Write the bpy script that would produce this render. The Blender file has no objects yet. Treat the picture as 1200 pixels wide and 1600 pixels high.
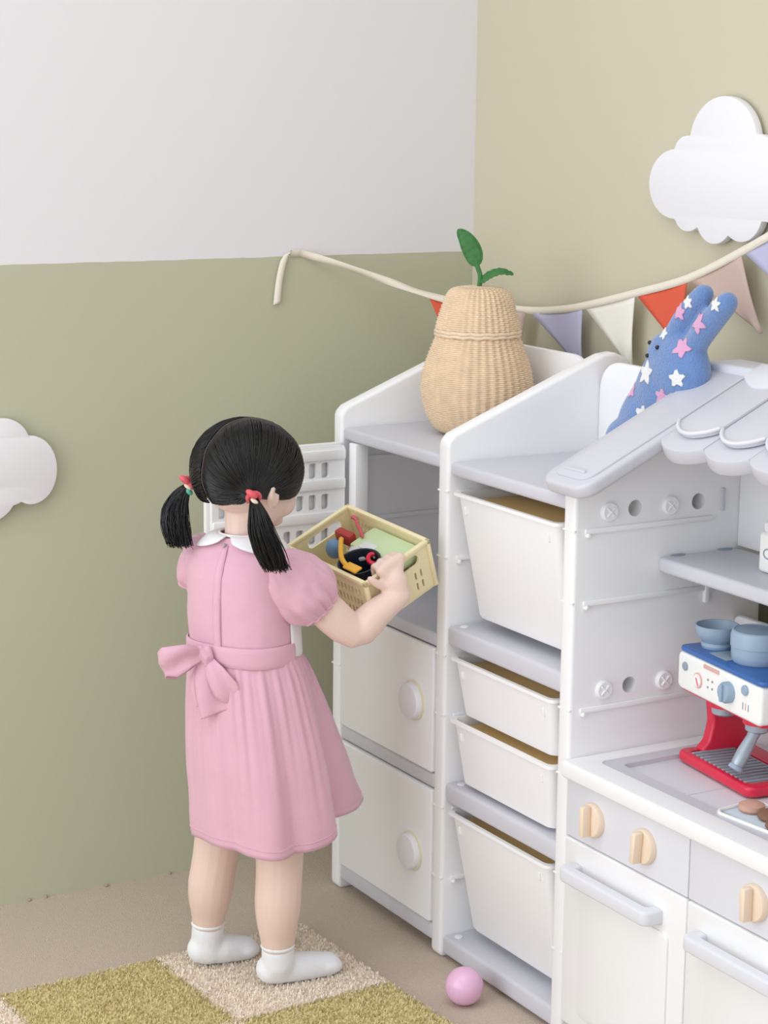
import bpy, bmesh, math, random
from mathutils import Vector, Matrix, noise
from mathutils.geometry import tessellate_polygon
from mathutils.bvhtree import BVHTree

S = bpy.context.scene
COL = S.collection
R = math.radians
PI = math.pi
random.seed(7)

# ------------------------------------------------------------------ camera
YAW, PITCH, ROLL = 0.52760531, 0.1955058, 0.01108924
_f = Vector((math.sin(YAW)*math.cos(PITCH), math.cos(YAW)*math.cos(PITCH), -math.sin(PITCH)))
_r = Vector((math.cos(YAW), -math.sin(YAW), 0)); _u = _r.cross(_f)
_c, _s = math.cos(ROLL), math.sin(ROLL)
_r, _u = _c*_r + _s*_u, -_s*_r + _c*_u
cd = bpy.data.cameras.new('camera'); cam = bpy.data.objects.new('camera', cd); COL.objects.link(cam)
cam.matrix_world = Matrix(((_r.x, _u.x, -_f.x, -2.117), (_r.y, _u.y, -_f.y, -3.309), (_r.z, _u.z, -_f.z, 1.399), (0, 0, 0, 1)))
cd.sensor_fit = 'VERTICAL'; cd.sensor_height = 36.0; cd.sensor_width = 27.0
cd.lens = 3219.0/1600*36.0
cd.clip_start = 0.05
S.camera = cam

# ------------------------------------------------------------------ light
w = bpy.data.worlds.new('room_light'); S.world = w; w.use_nodes = True
w.node_tree.nodes['Background'].inputs[0].default_value = (0.875, 0.95, 1.0, 1)
w.node_tree.nodes['Background'].inputs[1].default_value = 0.72
def area(name, loc, target, sx, sy, power, color):
    l = bpy.data.lights.new(name, 'AREA'); l.shape = 'RECTANGLE'; l.size = sx; l.size_y = sy
    l.energy = power; l.color = color
    o = bpy.data.objects.new(name, l); COL.objects.link(o); o.location = loc
    o.rotation_euler = (Vector(target)-Vector(loc)).to_track_quat('-Z', 'Y').to_euler()
    return o
area('window_daylight', (-3.4, -1.0, 1.2), (-0.5, -0.8, 0.5), 2.0, 2.0, 31, (0.925, 0.968, 1.0))
area('low_side_fill', (-3.0, -2.7, 1.1), (-0.5, -0.4, 0.5), 2.4, 2.0, 16, (0.925, 0.968, 1.0))  # added fill light, lifts the lower wall and the side faces
area('overhead_fill', (-1.6, -1.6, 2.55), (-1.6, -1.6, 0), 2.2, 2.2, 20, (1.0, 0.98, 0.96))  # added overhead fill to brighten the floor
S.view_settings.view_transform = 'Standard'; S.view_settings.look = 'None'
S.view_settings.gamma = 1.0; S.view_settings.use_curve_mapping = False
S.view_settings.exposure = 0.0

# ------------------------------------------------------------------ materials
def lin(c):
    def g(v):
        v /= 255.0
        return v/12.92 if v <= 0.04045 else ((v+0.055)/1.055)**2.4
    return (g(c[0]), g(c[1]), g(c[2]), 1)
MATS = {}
def mat(name, c, rough=0.5, var=0.0, vscale=8.0, bump=0.0, bscale=200.0, metal=0.0, sss=0.0, ssr=(1, .4, .25), spec=0.5, sheen=0.0, coat=0.0, c2=None, stretch=None):
    if name in MATS: return MATS[name]
    m = bpy.data.materials.new(name); m.use_nodes = True; MATS[name] = m
    nt = m.node_tree; b = nt.nodes['Principled BSDF']
    b.inputs['Roughness'].default_value = rough; b.inputs['Metallic'].default_value = metal
    b.inputs['Specular IOR Level'].default_value = spec
    b.inputs['Sheen Weight'].default_value = sheen; b.inputs['Coat Weight'].default_value = coat
    if sss:
        b.inputs['Subsurface Weight'].default_value = sss; b.inputs['Subsurface Radius'].default_value = ssr
        b.inputs['Subsurface Scale'].default_value = 0.008
    tc = nt.nodes.new('ShaderNodeTexCoord'); src = tc.outputs['Object']
    if stretch:
        mp = nt.nodes.new('ShaderNodeMapping'); mp.inputs['Scale'].default_value = stretch
        nt.links.new(src, mp.inputs[0]); src = mp.outputs[0]
    base = lin(c)
    n = nt.nodes.new('ShaderNodeTexNoise'); n.inputs['Scale'].default_value = vscale; n.inputs['Detail'].default_value = 4
    nt.links.new(src, n.inputs['Vector'])
    mx = nt.nodes.new('ShaderNodeMix'); mx.data_type = 'RGBA'
    k = 1-max(var, 0.015)
    mx.inputs['A'].default_value = base
    mx.inputs['B'].default_value = lin(c2) if c2 else (base[0]*k, base[1]*k, base[2]*k, 1)
    nt.links.new(n.outputs['Fac'], mx.inputs['Factor']); nt.links.new(mx.outputs['Result'], b.inputs['Base Color'])
    if bump:
        n2 = nt.nodes.new('ShaderNodeTexNoise'); n2.inputs['Scale'].default_value = bscale; n2.inputs['Detail'].default_value = 3
        nt.links.new(src, n2.inputs['Vector'])
        bp = nt.nodes.new('ShaderNodeBump'); bp.inputs['Strength'].default_value = bump; bp.inputs['Distance'].default_value = 0.004
        nt.links.new(n2.outputs['Fac'], bp.inputs['Height']); nt.links.new(bp.outputs['Normal'], b.inputs['Normal'])
    return m

def mat_walltwo():
    m = bpy.data.materials.new('paint_sage_and_white'); m.use_nodes = True; nt = m.node_tree; b = nt.nodes['Principled BSDF']
    b.inputs['Roughness'].default_value = 0.8; b.inputs['Specular IOR Level'].default_value = 0.25
    g = nt.nodes.new('ShaderNodeNewGeometry'); sp = nt.nodes.new('ShaderNodeSeparateXYZ'); nt.links.new(g.outputs['Position'], sp.inputs[0])
    n = nt.nodes.new('ShaderNodeTexNoise'); n.inputs['Scale'].default_value = 25; n.inputs['Detail'].default_value = 5
    nt.links.new(g.outputs['Position'], n.inputs['Vector'])
    ma = nt.nodes.new('ShaderNodeMath'); ma.operation = 'MULTIPLY_ADD'; ma.inputs[1].default_value = 0.004; nt.links.new(n.outputs['Fac'], ma.inputs[0]); nt.links.new(sp.outputs['Z'], ma.inputs[2])
    gt = nt.nodes.new('ShaderNodeMath'); gt.operation = 'GREATER_THAN'; gt.inputs[1].default_value = 1.130; nt.links.new(ma.outputs[0], gt.inputs[0])
    n2 = nt.nodes.new('ShaderNodeTexNoise'); n2.inputs['Scale'].default_value = 2.2; n2.inputs['Detail'].default_value = 5; nt.links.new(g.outputs['Position'], n2.inputs['Vector'])
    gm = nt.nodes.new('ShaderNodeMix'); gm.data_type = 'RGBA'; gm.inputs['A'].default_value = lin((196, 195, 171)); gm.inputs['B'].default_value = lin((188, 188, 163)); nt.links.new(n2.outputs['Fac'], gm.inputs['Factor'])
    mx = nt.nodes.new('ShaderNodeMix'); mx.data_type = 'RGBA'; nt.links.new(gt.outputs[0], mx.inputs['Factor']); nt.links.new(gm.outputs['Result'], mx.inputs['A'])
    mx.inputs['B'].default_value = lin((233, 229, 233)); nt.links.new(mx.outputs['Result'], b.inputs['Base Color'])
    n3 = nt.nodes.new('ShaderNodeTexNoise'); n3.inputs['Scale'].default_value = 60; n3.inputs['Detail'].default_value = 4; nt.links.new(g.outputs['Position'], n3.inputs['Vector'])
    bp = nt.nodes.new('ShaderNodeBump'); bp.inputs['Strength'].default_value = 0.12; bp.inputs['Distance'].default_value = 0.003
    nt.links.new(n3.outputs['Fac'], bp.inputs['Height']); nt.links.new(bp.outputs['Normal'], b.inputs['Normal'])
    return m

M_WHITE = mat('white_plastic', (246, 245, 246), 0.35, bump=0.02, bscale=60)
M_GREY = mat('lavender_grey_plastic', (208, 207, 215), 0.4, bump=0.03, bscale=80)
M_PALEGREY = mat('pale_grey_plastic', (226, 226, 233), 0.4, bump=0.02, bscale=80)
M_DOOR = mat('door_white_plastic', (245, 244, 245), 0.3)
M_BIN = mat('bin_white_plastic', (248, 247, 248), 0.4, sss=0.0)
M_WOOD = mat('pale_wood', (246, 224, 200), 0.55, var=0.15, vscale=6, stretch=(30, 30, 3))
M_SKIN = mat('skin', (240, 212, 199), 0.5, var=0.05, vscale=30, sss=0.25, bump=0.03, bscale=120)
M_HAIR = mat('black_hair', (20, 18, 20), 0.36, spec=0.5, var=0.3, vscale=60)
M_DRESS = mat('pink_linen', (226, 176, 194), 0.85, var=0.06, vscale=40, bump=0.15, bscale=700, sheen=0.3)
M_WCLOTH = mat('white_cotton', (244, 243, 246), 0.85, bump=0.1, bscale=500, sheen=0.2)
M_SOCK = mat('white_sock', (243, 243, 247), 0.9, bump=0.25, bscale=600, sheen=0.3)
M_WICKER = mat('wicker', (250, 226, 196), 0.65, var=0.25, vscale=50, bump=0.2, bscale=300)
M_LEAF = mat('green_wicker', (70, 132, 68), 0.6, var=0.4, vscale=90)
M_CREAMTAPE = mat('cream_tape', (238, 228, 212), 0.85, bump=0.15, bscale=500)
M_FRED = mat('felt_coral_red', (226, 96, 70), 0.85, bump=0.1, bscale=500)
M_FLAV = mat('felt_lavender', (194, 192, 220), 0.85, bump=0.1, bscale=500)
M_FWHITE = mat('felt_ivory', (240, 236, 226), 0.85, bump=0.1, bscale=500)
M_FDUST = mat('felt_dusty_pink', (204, 178, 168), 0.85, bump=0.1, bscale=500)
M_PLUSH = mat('blue_plush', (112, 146, 204), 0.95, var=0.2, vscale=60, bump=0.7, bscale=350, sheen=0.6)
M_STARW = mat('star_white', (238, 236, 236), 0.95, bump=0.5, bscale=350, sheen=0.4)
M_STARP = mat('star_pink', (226, 168, 206), 0.95, bump=0.5, bscale=350, sheen=0.4)
M_BLACK = mat('black_bead', (25, 30, 38), 0.25)
M_YEL = mat('pale_yellow_plastic', (248, 234, 190), 0.4)
M_CLOUD = mat('white_board', (238, 236, 240), 0.6)
M_RED = mat('red_plastic', (222, 42, 72), 0.3)
M_BLUE = mat('blue_plastic', (58, 106, 176), 0.35)
M_SLATE = mat('slate_blue_plastic', (156, 176, 196), 0.4)
M_SILVER = mat('silver_plastic', (170, 182, 192), 0.3, metal=0.35)
M_MWHITE = mat('machine_white', (247, 246, 242), 0.35)
M_DARK = mat('dark_slot', (30, 34, 38), 0.6)
M_DARKT = mat('dark_teal', (24, 52, 60), 0.4)
M_PINKBALL = mat('pink_ball', (236, 186, 218), 0.25, coat=0.3)
M_GREYMARK = mat('grey_print', (150, 160, 172), 0.6)
M_PINKMARK = mat('pink_print', (222, 176, 168), 0.6)
M_COOK = mat('toy_cookie_brown', (146, 104, 80), 0.7, var=0.3, vscale=60)
M_COOKP = mat('toy_cookie_pink', (214, 166, 148), 0.7, var=0.2, vscale=60)

# ------------------------------------------------------------------ object helpers
ORG = {}
def link(name, verts, faces, m, parent=None, origin=None, smooth=40, mods=None):
    vs = [Vector(v) for v in verts]
    lo = Vector((min(v.x for v in vs), min(v.y for v in vs), min(v.z for v in vs)))
    hi = Vector((max(v.x for v in vs), max(v.y for v in vs), max(v.z for v in vs)))
    if origin is None:
        o = (lo+hi)/2
        if parent is None: o.z = lo.z
    else: o = Vector(origin)
    me = bpy.data.meshes.new(name)
    me.from_pydata([v-o for v in vs], [], faces); me.update()
    bm = bmesh.new(); bm.from_mesh(me); bmesh.ops.recalc_face_normals(bm, faces=bm.faces); bm.to_mesh(me); bm.free()
    me.materials.append(m)
    if smooth:
        me.shade_smooth()
        if smooth < 180: me.set_sharp_from_angle(angle=R(smooth))
    ob = bpy.data.objects.new(name, me); COL.objects.link(ob)
    ORG[ob.name] = o
    if parent is not None:
        ob.parent = parent; ob.location = o-ORG[parent.name]
    else: ob.location = o
    return ob
def empty(name, loc):
    o = bpy.data.objects.new(name, None); COL.objects.link(o); o.location = loc; o.empty_display_size = 0.05
    ORG[o.name] = Vector(loc); return o
def tag(o, label, cat, group=None):
    o['label'] = label; o['category'] = cat
    if group: o['group'] = group
    return o
def struct(o, label=None):
    o['kind'] = 'structure'
    if label: o['label'] = label
    return o
class G:
    """vertex/face collector"""
    def __init__(s): s.v = []; s.f = []
    def add(s, vf, M=None):
        v, f = vf; b = len(s.v)
        s.v += [tuple(M @ Vector(p)) if M is not None else tuple(p) for p in v]
        s.f += [tuple(i+b for i in q) for q in f]
        return s
    def vf(s): return s.v, s.f
def bmvf(bm):
    bm.verts.ensure_lookup_table(); bm.verts.index_update()
    r = [tuple(v.co) for v in bm.verts], [tuple(v.index for v in f.verts) for f in bm.faces]
    bm.free(); return r
def box(x0, x1, y0, y1, z0, z1, bev=0.003, seg=2):
    bm = bmesh.new(); bmesh.ops.create_cube(bm, size=1)
    for v in bm.verts:
        v.co = Vector(((x0+x1)/2+v.co.x*(x1-x0), (y0+y1)/2+v.co.y*(y1-y0), (z0+z1)/2+v.co.z*(z1-z0)))
    if bev > 0: bmesh.ops.bevel(bm, geom=bm.edges[:], offset=min(bev, 0.45*min(abs(x1-x0), abs(y1-y0), abs(z1-z0))), segments=seg, profile=0.5, affect='EDGES')
    return bmvf(bm)
def rpoly(pts, rad, seg=6):
    """round the corners of a polygon; rad number or list"""
    out = []; n = len(pts)
    for i in range(n):
        p = Vector(pts[i]); a = Vector(pts[i-1])-p; b = Vector(pts[(i+1) % n])-p
        r = rad[i] if isinstance(rad, (list, tuple)) else rad
        if r <= 0: out.append((p.x, p.y)); continue
        la, lb = a.length, b.length; a /= la; b /= lb
        ang = a.angle(b); d = min(r/math.tan(ang/2), la*.49, lb*.49); r = d*math.tan(ang/2)
        c = p+(a+b).normalized()*(r/math.sin(ang/2))
        s = p+a*d-c; e = p+b*d-c
        a0 = math.atan2(s.y, s.x); a1 = math.atan2(e.y, e.x); da = (a1-a0+PI) % (2*PI)-PI
        for k in range(seg+1):
            t = a0+da*k/seg; out.append((c.x+r*math.cos(t), c.y+r*math.sin(t)))
    return out
def circ(cx, cy, r, n=20, ry=None, a0=0):
    ry = r if ry is None else ry
    return [(cx+r*math.cos(a0+2*PI*i/n), cy+ry*math.sin(a0+2*PI*i/n)) for i in range(n)]
def rect(x0, x1, y0, y1): return [(x0, y0), (x1, y0), (x1, y1), (x0, y1)]
def sarea(p): return sum(p[i-1][0]*p[i][1]-p[i][0]*p[i-1][1] for i in range(len(p)))
def inset(p, d):
    n = len(p); o = []
    for i in range(n):
        a = Vector(p[i])-Vector(p[i-1]); b = Vector(p[(i+1) % n])-Vector(p[i])
        if a.length < 1e-9: a = b
        if b.length < 1e-9: b = a
        na = Vector((-a.y, a.x)).normalized(); nb = Vector((-b.y, b.x)).normalized()
        m = na+nb
        if m.length < 1e-6: m = na
        m.normalize(); k = d/max(0.5, m.dot(na)); o.append((p[i][0]+m.x*k, p[i][1]+m.y*k))
    return o
def plate(outline, thick, M=None, holes=(), bev=0.0, seg=2):
    """flat piece of real thickness in the XY plane, centred on z = 0, with through holes"""
    if sarea(outline) < 0: outline = outline[::-1]
    holes = [h[::-1] if sarea(h) > 0 else h for h in holes]
    V = []; F = []
    h = thick/2
    levels = [(0.0, h)] if bev <= 0 else [(bev*(1-math.sin(PI/2*k/seg)), h-bev*(1-math.cos(PI/2*k/seg))) for k in range(seg+1)]
    # levels from cap (inset bev, z=h) down to side (inset 0, z=h-bev)
    n = len(outline); rings = []
    for (d, z) in levels:
        q = inset(outline, d) if d > 1e-9 else outline
        rings.append((q, z))
    allr = rings+[(q, -z) for q, z in rings[::-1]]
    idx = []
    for q, z in allr:
        b = len(V); V += [(x, y, z) for x, y in q]; idx.append(b)
    for a, b in zip(idx[:-1], idx[1:]):
        for i in range(n): F.append((a+i, b+i, b+(i+1) % n, a+(i+1) % n))
    hb = []
    for hl in holes:
        t = len(V); V += [(x, y, h) for x, y in hl]; bo = len(V); V += [(x, y, -h) for x, y in hl]; hb.append((t, bo, len(hl)))
        m = len(hl)
        for i in range(m): F.append((t+i, bo+i, bo+(i+1) % m, t+(i+1) % m))
    cap = rings[0][0]
    tris = tessellate_polygon([[Vector((x, y, 0)) for x, y in cap]]+[[Vector((x, y, 0)) for x, y in hl] for hl in holes])
    mt = list(range(idx[0], idx[0]+n)); mb = list(range(idx[-1], idx[-1]+n))
    for t, bo, m in hb: mt += list(range(t, t+m)); mb += list(range(bo, bo+m))
    for t in tris:
        F.append(tuple(mt[i] for i in t)); F.append(tuple(mb[i] for i in t[::-1]))
    if M is not None: V = [tuple(M @ Vector(v)) for v in V]
    return V, F
def frame(o, ex, ey, ez=None):
    ex = Vector(ex); ey = Vector(ey); ez = ex.cross(ey) if ez is None else Vector(ez); o = Vector(o)
    return Matrix(((ex.x, ey.x, ez.x, o.x), (ex.y, ey.y, ez.y, o.y), (ex.z, ey.z, ez.z, o.z), (0, 0, 0, 1)))
def XZ(y): return frame((0, y, 0), (1, 0, 0), (0, 0, 1))         # plate coordinates (x, z) at depth y
def YZ(x): return frame((x, 0, 0), (0, 1, 0), (0, 0, 1))         # plate coordinates (y, z) at depth x
def lathe(prof, n=32, M=None, cap=True):
    V = []; F = []
    for r, z in prof:
        for i in range(n): V.append((r*math.cos(2*PI*i/n), r*math.sin(2*PI*i/n), z))
    for k in range(len(prof)-1):
        for i in range(n): F.append((k*n+i, k*n+(i+1) % n, (k+1)*n+(i+1) % n, (k+1)*n+i))
    if cap:
        F.append(tuple(range(n))[::-1]); b = (len(prof)-1)*n; F.append(tuple(range(b, b+n)))
    if M is not None: V = [tuple(M @ Vector(v)) for v in V]
    return V, F
def catmull(pts, sub=6):
    pts = [Vector(p) for p in pts]; o = []
    for i in range(len(pts)-1):
        p0 = pts[max(i-1, 0)]; p1 = pts[i]; p2 = pts[i+1]; p3 = pts[min(i+2, len(pts)-1)]
        for k in range(sub):
            t = k/sub; o.append(0.5*((2*p1)+(p2-p0)*t+(2*p0-5*p1+4*p2-p3)*t*t+(3*p1-p0-3*p2+p3)*t**3))
    o.append(pts[-1]); return o
def tube(pts, rad, n=10, caps=True, flat=None):
    """tube with rounded ends through pts; rad per point"""
    pts = [Vector(p) for p in pts]; m = len(pts)
    rad = [rad]*m if not isinstance(rad, (list, tuple)) else list(rad)
    if caps:
        d0 = (pts[0]-pts[1]).normalized(); d1 = (pts[-1]-pts[-2]).normalized()
        P = []; Q = []
        for a in (80, 55, 28): P.append(pts[0]+d0*rad[0]*math.sin(R(a))); Q.append(rad[0]*math.cos(R(a)))
        P += pts; Q += rad
        for a in (28, 55, 80): P.append(pts[-1]+d1*rad[-1]*math.sin(R(a))); Q.append(rad[-1]*math.cos(R(a)))
        pts, rad, m = P, Q, len(P)
    V = []; F = []; prev = None
    for i in range(m):
        t = (pts[min(i+1, m-1)]-pts[max(i-1, 0)]).normalized()
        if prev is None:
            a = Vector((0, 0, 1)) if abs(t.z) < 0.9 else Vector((1, 0, 0)); nx = t.cross(a).normalized()
        else: nx = (prev-t*prev.dot(t)).normalized()
        prev = nx; ny = t.cross(nx)
        for k in range(n):
            a = 2*PI*k/n; V.append(tuple(pts[i]+(nx*math.cos(a)+ny*math.sin(a))*rad[i]))
    for i in range(m-1):
        for k in range(n): F.append((i*n+k, i*n+(k+1) % n, (i+1)*n+(k+1) % n, (i+1)*n+k))
    F.append(tuple(range(n))[::-1]); F.append(tuple(range((m-1)*n, m*n)))
    return V, F
def ellip(c, ax, nu=24, nv=14):
    """ellipsoid; ax = three axis vectors"""
    c = Vector(c); ax = [Vector(a) for a in ax]; V = []; F = []
    V.append(tuple(c-ax[2]))
    for j in range(1, nv):
        p = -PI/2+PI*j/nv
        for i in range(nu):
            t = 2*PI*i/nu; V.append(tuple(c+ax[0]*math.cos(p)*math.cos(t)+ax[1]*math.cos(p)*math.sin(t)+ax[2]*math.sin(p)))
    V.append(tuple(c+ax[2])); e = len(V)-1
    for i in range(nu): F.append((0, 1+(i+1) % nu, 1+i)); F.append((e, 1+(nv-2)*nu+i, 1+(nv-2)*nu+(i+1) % nu))
    for j in range(nv-2):
        for i in range(nu):
            a = 1+j*nu; F.append((a+i, a+(i+1) % nu, a+nu+(i+1) % nu, a+nu+i))
    return V, F
def sph(c, r, nu=24, nv=14): return ellip(c, ((r, 0, 0), (0, r, 0), (0, 0, r)), nu, nv)
def grid(P, closed=False):
    """faces from rows of points"""
    m = len(P[0]); V = [tuple(p) for row in P for p in row]; F = []
    for j in range(len(P)-1):
        for i in range(m if closed else m-1):
            F.append((j*m+i, j*m+(i+1) % m, (j+1)*m+(i+1) % m, (j+1)*m+i))
    return V, F
def blob(parts, voxel, smooth=4):
    """one continuous surface grown over several overlapping closed solids"""
    g = G()
    for p in parts: g.add(p)
    me = bpy.data.meshes.new('tmp'); me.from_pydata(g.v, [], g.f)
    bm = bmesh.new(); bm.from_mesh(me); bmesh.ops.recalc_face_normals(bm, faces=bm.faces); bm.to_mesh(me); bm.free()
    ob = bpy.data.objects.new('tmp', me); COL.objects.link(ob)
    md = ob.modifiers.new('r', 'REMESH'); md.mode = 'VOXEL'; md.voxel_size = voxel
    if smooth:
        sm = ob.modifiers.new('s', 'SMOOTH'); sm.iterations = smooth; sm.factor = 0.5
    dg = bpy.context.evaluated_depsgraph_get(); ev = ob.evaluated_get(dg); m2 = ev.to_mesh()
    r = [tuple(v.co) for v in m2.vertices], [tuple(p.vertices) for p in m2.polygons]
    ev.to_mesh_clear(); bpy.data.objects.remove(ob); bpy.data.meshes.remove(me)
    return r
def solidify(o, t, off=0.0):
    md = o.modifiers.new('thickness', 'SOLIDIFY'); md.thickness = t; md.offset = off; return o

# ------------------------------------------------------------------ room
def slab(name, x0, x1, y0, y1, z0, z1, m): return struct(link(name, *box(x0, x1, y0, y1, z0, z1, 0), m, smooth=0))
slab('wall_left', -4.5, 0.15, 0.0, 0.15, -0.1, 2.7, mat_walltwo())
slab('wall_right', 0.0, 0.15, -5.0, 0.0, -0.1, 2.7, mat('paint_warm_olive', (207, 200, 177), 0.8, var=0.05, vscale=3, bump=0.12, bscale=60, spec=0.25))
M_CARPET = mat('beige_carpet', (224, 206, 190), 0.95, c2=(204, 186, 170), vscale=160, bump=0.9, bscale=420, spec=0.15)
slab('floor', -4.5, 0.0, -5.0, 0.0, -0.1, 0.0, M_CARPET)
# ragged lower edge of the paint where carpet meets wall
rg = G(); rnd = random.Random(3)
x = -1.6
while x < -0.05:
    wd = rnd.uniform(.004, .012)
    if rnd.random() < .3:
        rg.add(ellip((x, -.003, .002), ((wd/2, 0, 0), (0, .004, 0), (0, 0, rnd.uniform(.001, .004))), 8, 5))
    x += wd+rnd.uniform(0, .03)
struct(link('trim_1', *rg.vf(), mat('carpet_fray', (176, 160, 142), 0.95)), 'frayed carpet edge along the green wall')

# ------------------------------------------------------------------ house-shaped cabinets
FX, BX = -0.402, -0.045            # front and back of the side panels
SIDE = [(FX, 0.0), (FX, 0.872), (FX+.012, .884), (-.104, .997), (-.078, 1.0), (BX, .985), (BX, 0.0)]
SIDER = [.012, .02, .0, .02, .02, .02, .012]
HOLES = [(-.294, .818), (-.176, .818), (-.294, .548), (-.176, .548)]
PLUGS = [(-.342, .817), (-.230, .817), (-.342, .547), (-.230, .547)]
RAILS = (.792, .684, .521, .420, .262, .140)
def side_panel(parent, yc, thick=.030, rails=(1, -1)):
    p = link('side_panel', *plate(rpoly(SIDE, SIDER), thick, XZ(yc), [circ(x, z, .0125, 20) for x, z in HOLES], .006, 3), M_WHITE, parent)
    for sgn in rails:
        yf = yc+sgn*thick/2
        for z in RAILS:
            g = G(); g.add(box(-.385, -.15, min(yf, yf+sgn*.0045), max(yf, yf+sgn*.0045), z-.005, z+.003, .0015))
            g.add(lathe([(.0036, 0), (.0036, .006), (.002, .0075)], 12, frame((-.380, yf, z-.007), (1, 0, 0), (0, 0, 1), (0, sgn, 0))))
            g.add(box(FX-.0008, FX+.003, min(yf, yf-sgn*.008), max(yf, yf-sgn*.008), z-.0015, z+.0015, .0004))
            link('rail', *g.vf(), M_WHITE, p)
        for x, z in PLUGS:
            g = G(); g.add(lathe([(.0145, -.001), (.0145, .004), (.0125, .006), (.002, .005)], 20, frame((x, yf, z), (1, 0, 0), (0, 0, 1), (0, sgn, 0))))
            for a in (45, 135):
                d = Vector((math.cos(R(a)), 0, math.sin(R(a))))
                g.add(tube([Vector((x, yf+sgn*.006, z))-d*.008, Vector((x, yf+sgn*.006, z))+d*.008], .0016, 6))
            link('plug', *g.vf(), M_WHITE, p)
    return p
def shelf_board(parent, y0, y1, ztop, thick, m, x0=FX+.004, x1=-.10, name='shelf'):
    return link(name, *box(x0, x1, y0, y1, ztop-thick, ztop, .006, 3), m, parent)

Y1, Y2, Y3 = -.202, -.552, -.902    # centre planes of the upright panels
# ---- play fridge (first cabinet, beside the green wall)
fr = tag(empty('play_fridge', (-.25, -.37, 0)), 'white house-shaped play fridge with open upper door beside the green wall', 'play cabinet')
side_panel(fr, Y1)
a, b = Y2+.015, Y1-.015
link('back_panel', *plate(rpoly([(a, .03), (b, .03), (b, .99), (a, .99)], [0, 0, .05, .05]), .012, YZ(-.105), (), .004), M_WHITE, fr)
shelf_board(fr, a, b, .848, .022, M_GREY, x0=FX+.002)
shelf_board(fr, a, b, .551, .022, M_GREY, x0=FX+.002)
shelf_board(fr, a, b, .312, .026, M_GREY, x0=FX+.002)
shelf_board(fr, a, b, .050, .030, M_GREY, x0=FX+.002)
link('hinge_post', *box(-.402, -.376, -.267, -.242, .552, .825, .003), M_WHITE, fr)
for z0, z1 in ((.313, .529), (.051, .286)):
    z0 += .001; z1 -= .002
    d = link('door', *plate(rpoly([(a+.003, z0), (b-.003, z0), (b-.003, z1), (a+.003, z1)], .004), .016, YZ(-.396), (), .003), M_DOOR, fr)
    ky, kz = -.476, (z0+z1)/2+.004 if z0 > .2 else .160
    link('knob', *lathe([(.031, 0), (.031, .010), (.029, .0135), (.024, .015), (.004, .0152)], 40, frame((-.404, ky, kz), (0, -1, 0), (0, 0, 1), (-1, 0, 0))), M_CLOUD, d)
    link('knob_rim', *lathe([(.034, 0), (.034, .003), (.031, .004)], 40, frame((-.404, ky, kz), (0, -1, 0), (0, 0, 1), (-1, 0, 0))), mat('knob_rim_cream', (232, 226, 196), .5), d)
# open upper door with its inner racks
slots = []
DX0, DX1 = -.668, -.404
for zr in (.783, .728, .668, .610):
    k = 0; xx = DX0+.018
    while xx < DX1-.03:
        slots.append(rpoly(rect(xx, xx+.015, zr-.017, zr+.010), .004, 3)); xx += .0245
door = link('open_door', *plate(rpoly(rect(DX0, DX1, .556, .824), .006), .010, XZ(-.222), (), .003), M_DOOR, fr)
link('rack_liner', *plate(rpoly(rect(DX0+.006, DX1-.004, .560, .821), .006), .008, XZ(-.236), slots, 0), M_WHITE, door)
for zr in (.806, .755, .698, .639, .580):
    link('rack_rail', *box(DX0+.006, DX1-.004, -.2455, -.2385, zr-.009, zr+.009, .003), M_WHITE, door)

# ---- bin shelf (second cabinet)
bs = tag(empty('bin_shelf', (-.25, -.72, 0)), 'white house-shaped storage shelf holding four white bins', 'storage shelf')
side_panel(bs, Y2)
a, b = Y3+.015, Y2-.015
link('back_panel', *plate(rpoly([(a, .03), (b, .03), (b, .99), (a, .99)], [0, 0, .05, .05]), .012, YZ(-.105), (), .004), M_WHITE, bs)
shelf_board(bs, a, b, .841, .022, M_GREY)
for zt in (.572, .306, .040):
    s = shelf_board(bs, a, b, zt, .032, M_GREY)
    link('peg_hole', *lathe([(.007, 0), (.007, .0012), (.004, .0014)], 14, frame((-.378, b-.02, zt), (1, 0, 0), (0, 1, 0))), M_WHITE, s)
def bin_mesh(ztop, h):
    """tapered open tub with a rolled rim"""
    def ring(x0, x1, y0, y1, z, r): return [(p[0], p[1], z) for p in rpoly([(x0, y0), (x1, y0), (x1, y1), (x0, y1)], r, 4)]
    yt0, yt1 = -.866, -.588; s = .25+.75*h/.205 if h > .15 else .42      # shallow tubs lean less
    fx = lambda d: -.398+d*s
    rows = [ring(fx(.042), -.145, yt0+.02, yt1-.02*s-.004, ztop-h+.002, .012),
            ring(fx(.036), -.140, yt0+.012, yt1-.014*s, ztop-h, .016),
            ring(fx(.032), -.136, yt0+.011, yt1-.013*s, ztop-h+.006, .016),
            ring(-.398, -.116, yt0, yt1, ztop-.006, .012),
            ring(-.404, -.112, yt0-.008, yt1+.008, ztop-.005, .012),
            ring(-.404, -.112, yt0-.008, yt1+.008, ztop, .012),
            ring(-.397, -.119, yt0+.001, yt1-.001, ztop, .012),
            ring(-.394, -.120, yt0+.004, yt1-.004, ztop-.004, .011),
            ring(fx(.036), -.140, yt0+.016, yt1-.018*s-.002, ztop-h+.006, .010),
            ring(fx(.046), -.150, yt0+.026, yt1-.026*s-.003, ztop-h+.005, .008)]
    V, F = grid(rows, True); n = len(rows[0])
    F.append(tuple(range(n))[::-1]); F.append(tuple(range((len(rows)-1)*n, len(rows)*n)))
    return V, F
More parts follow.
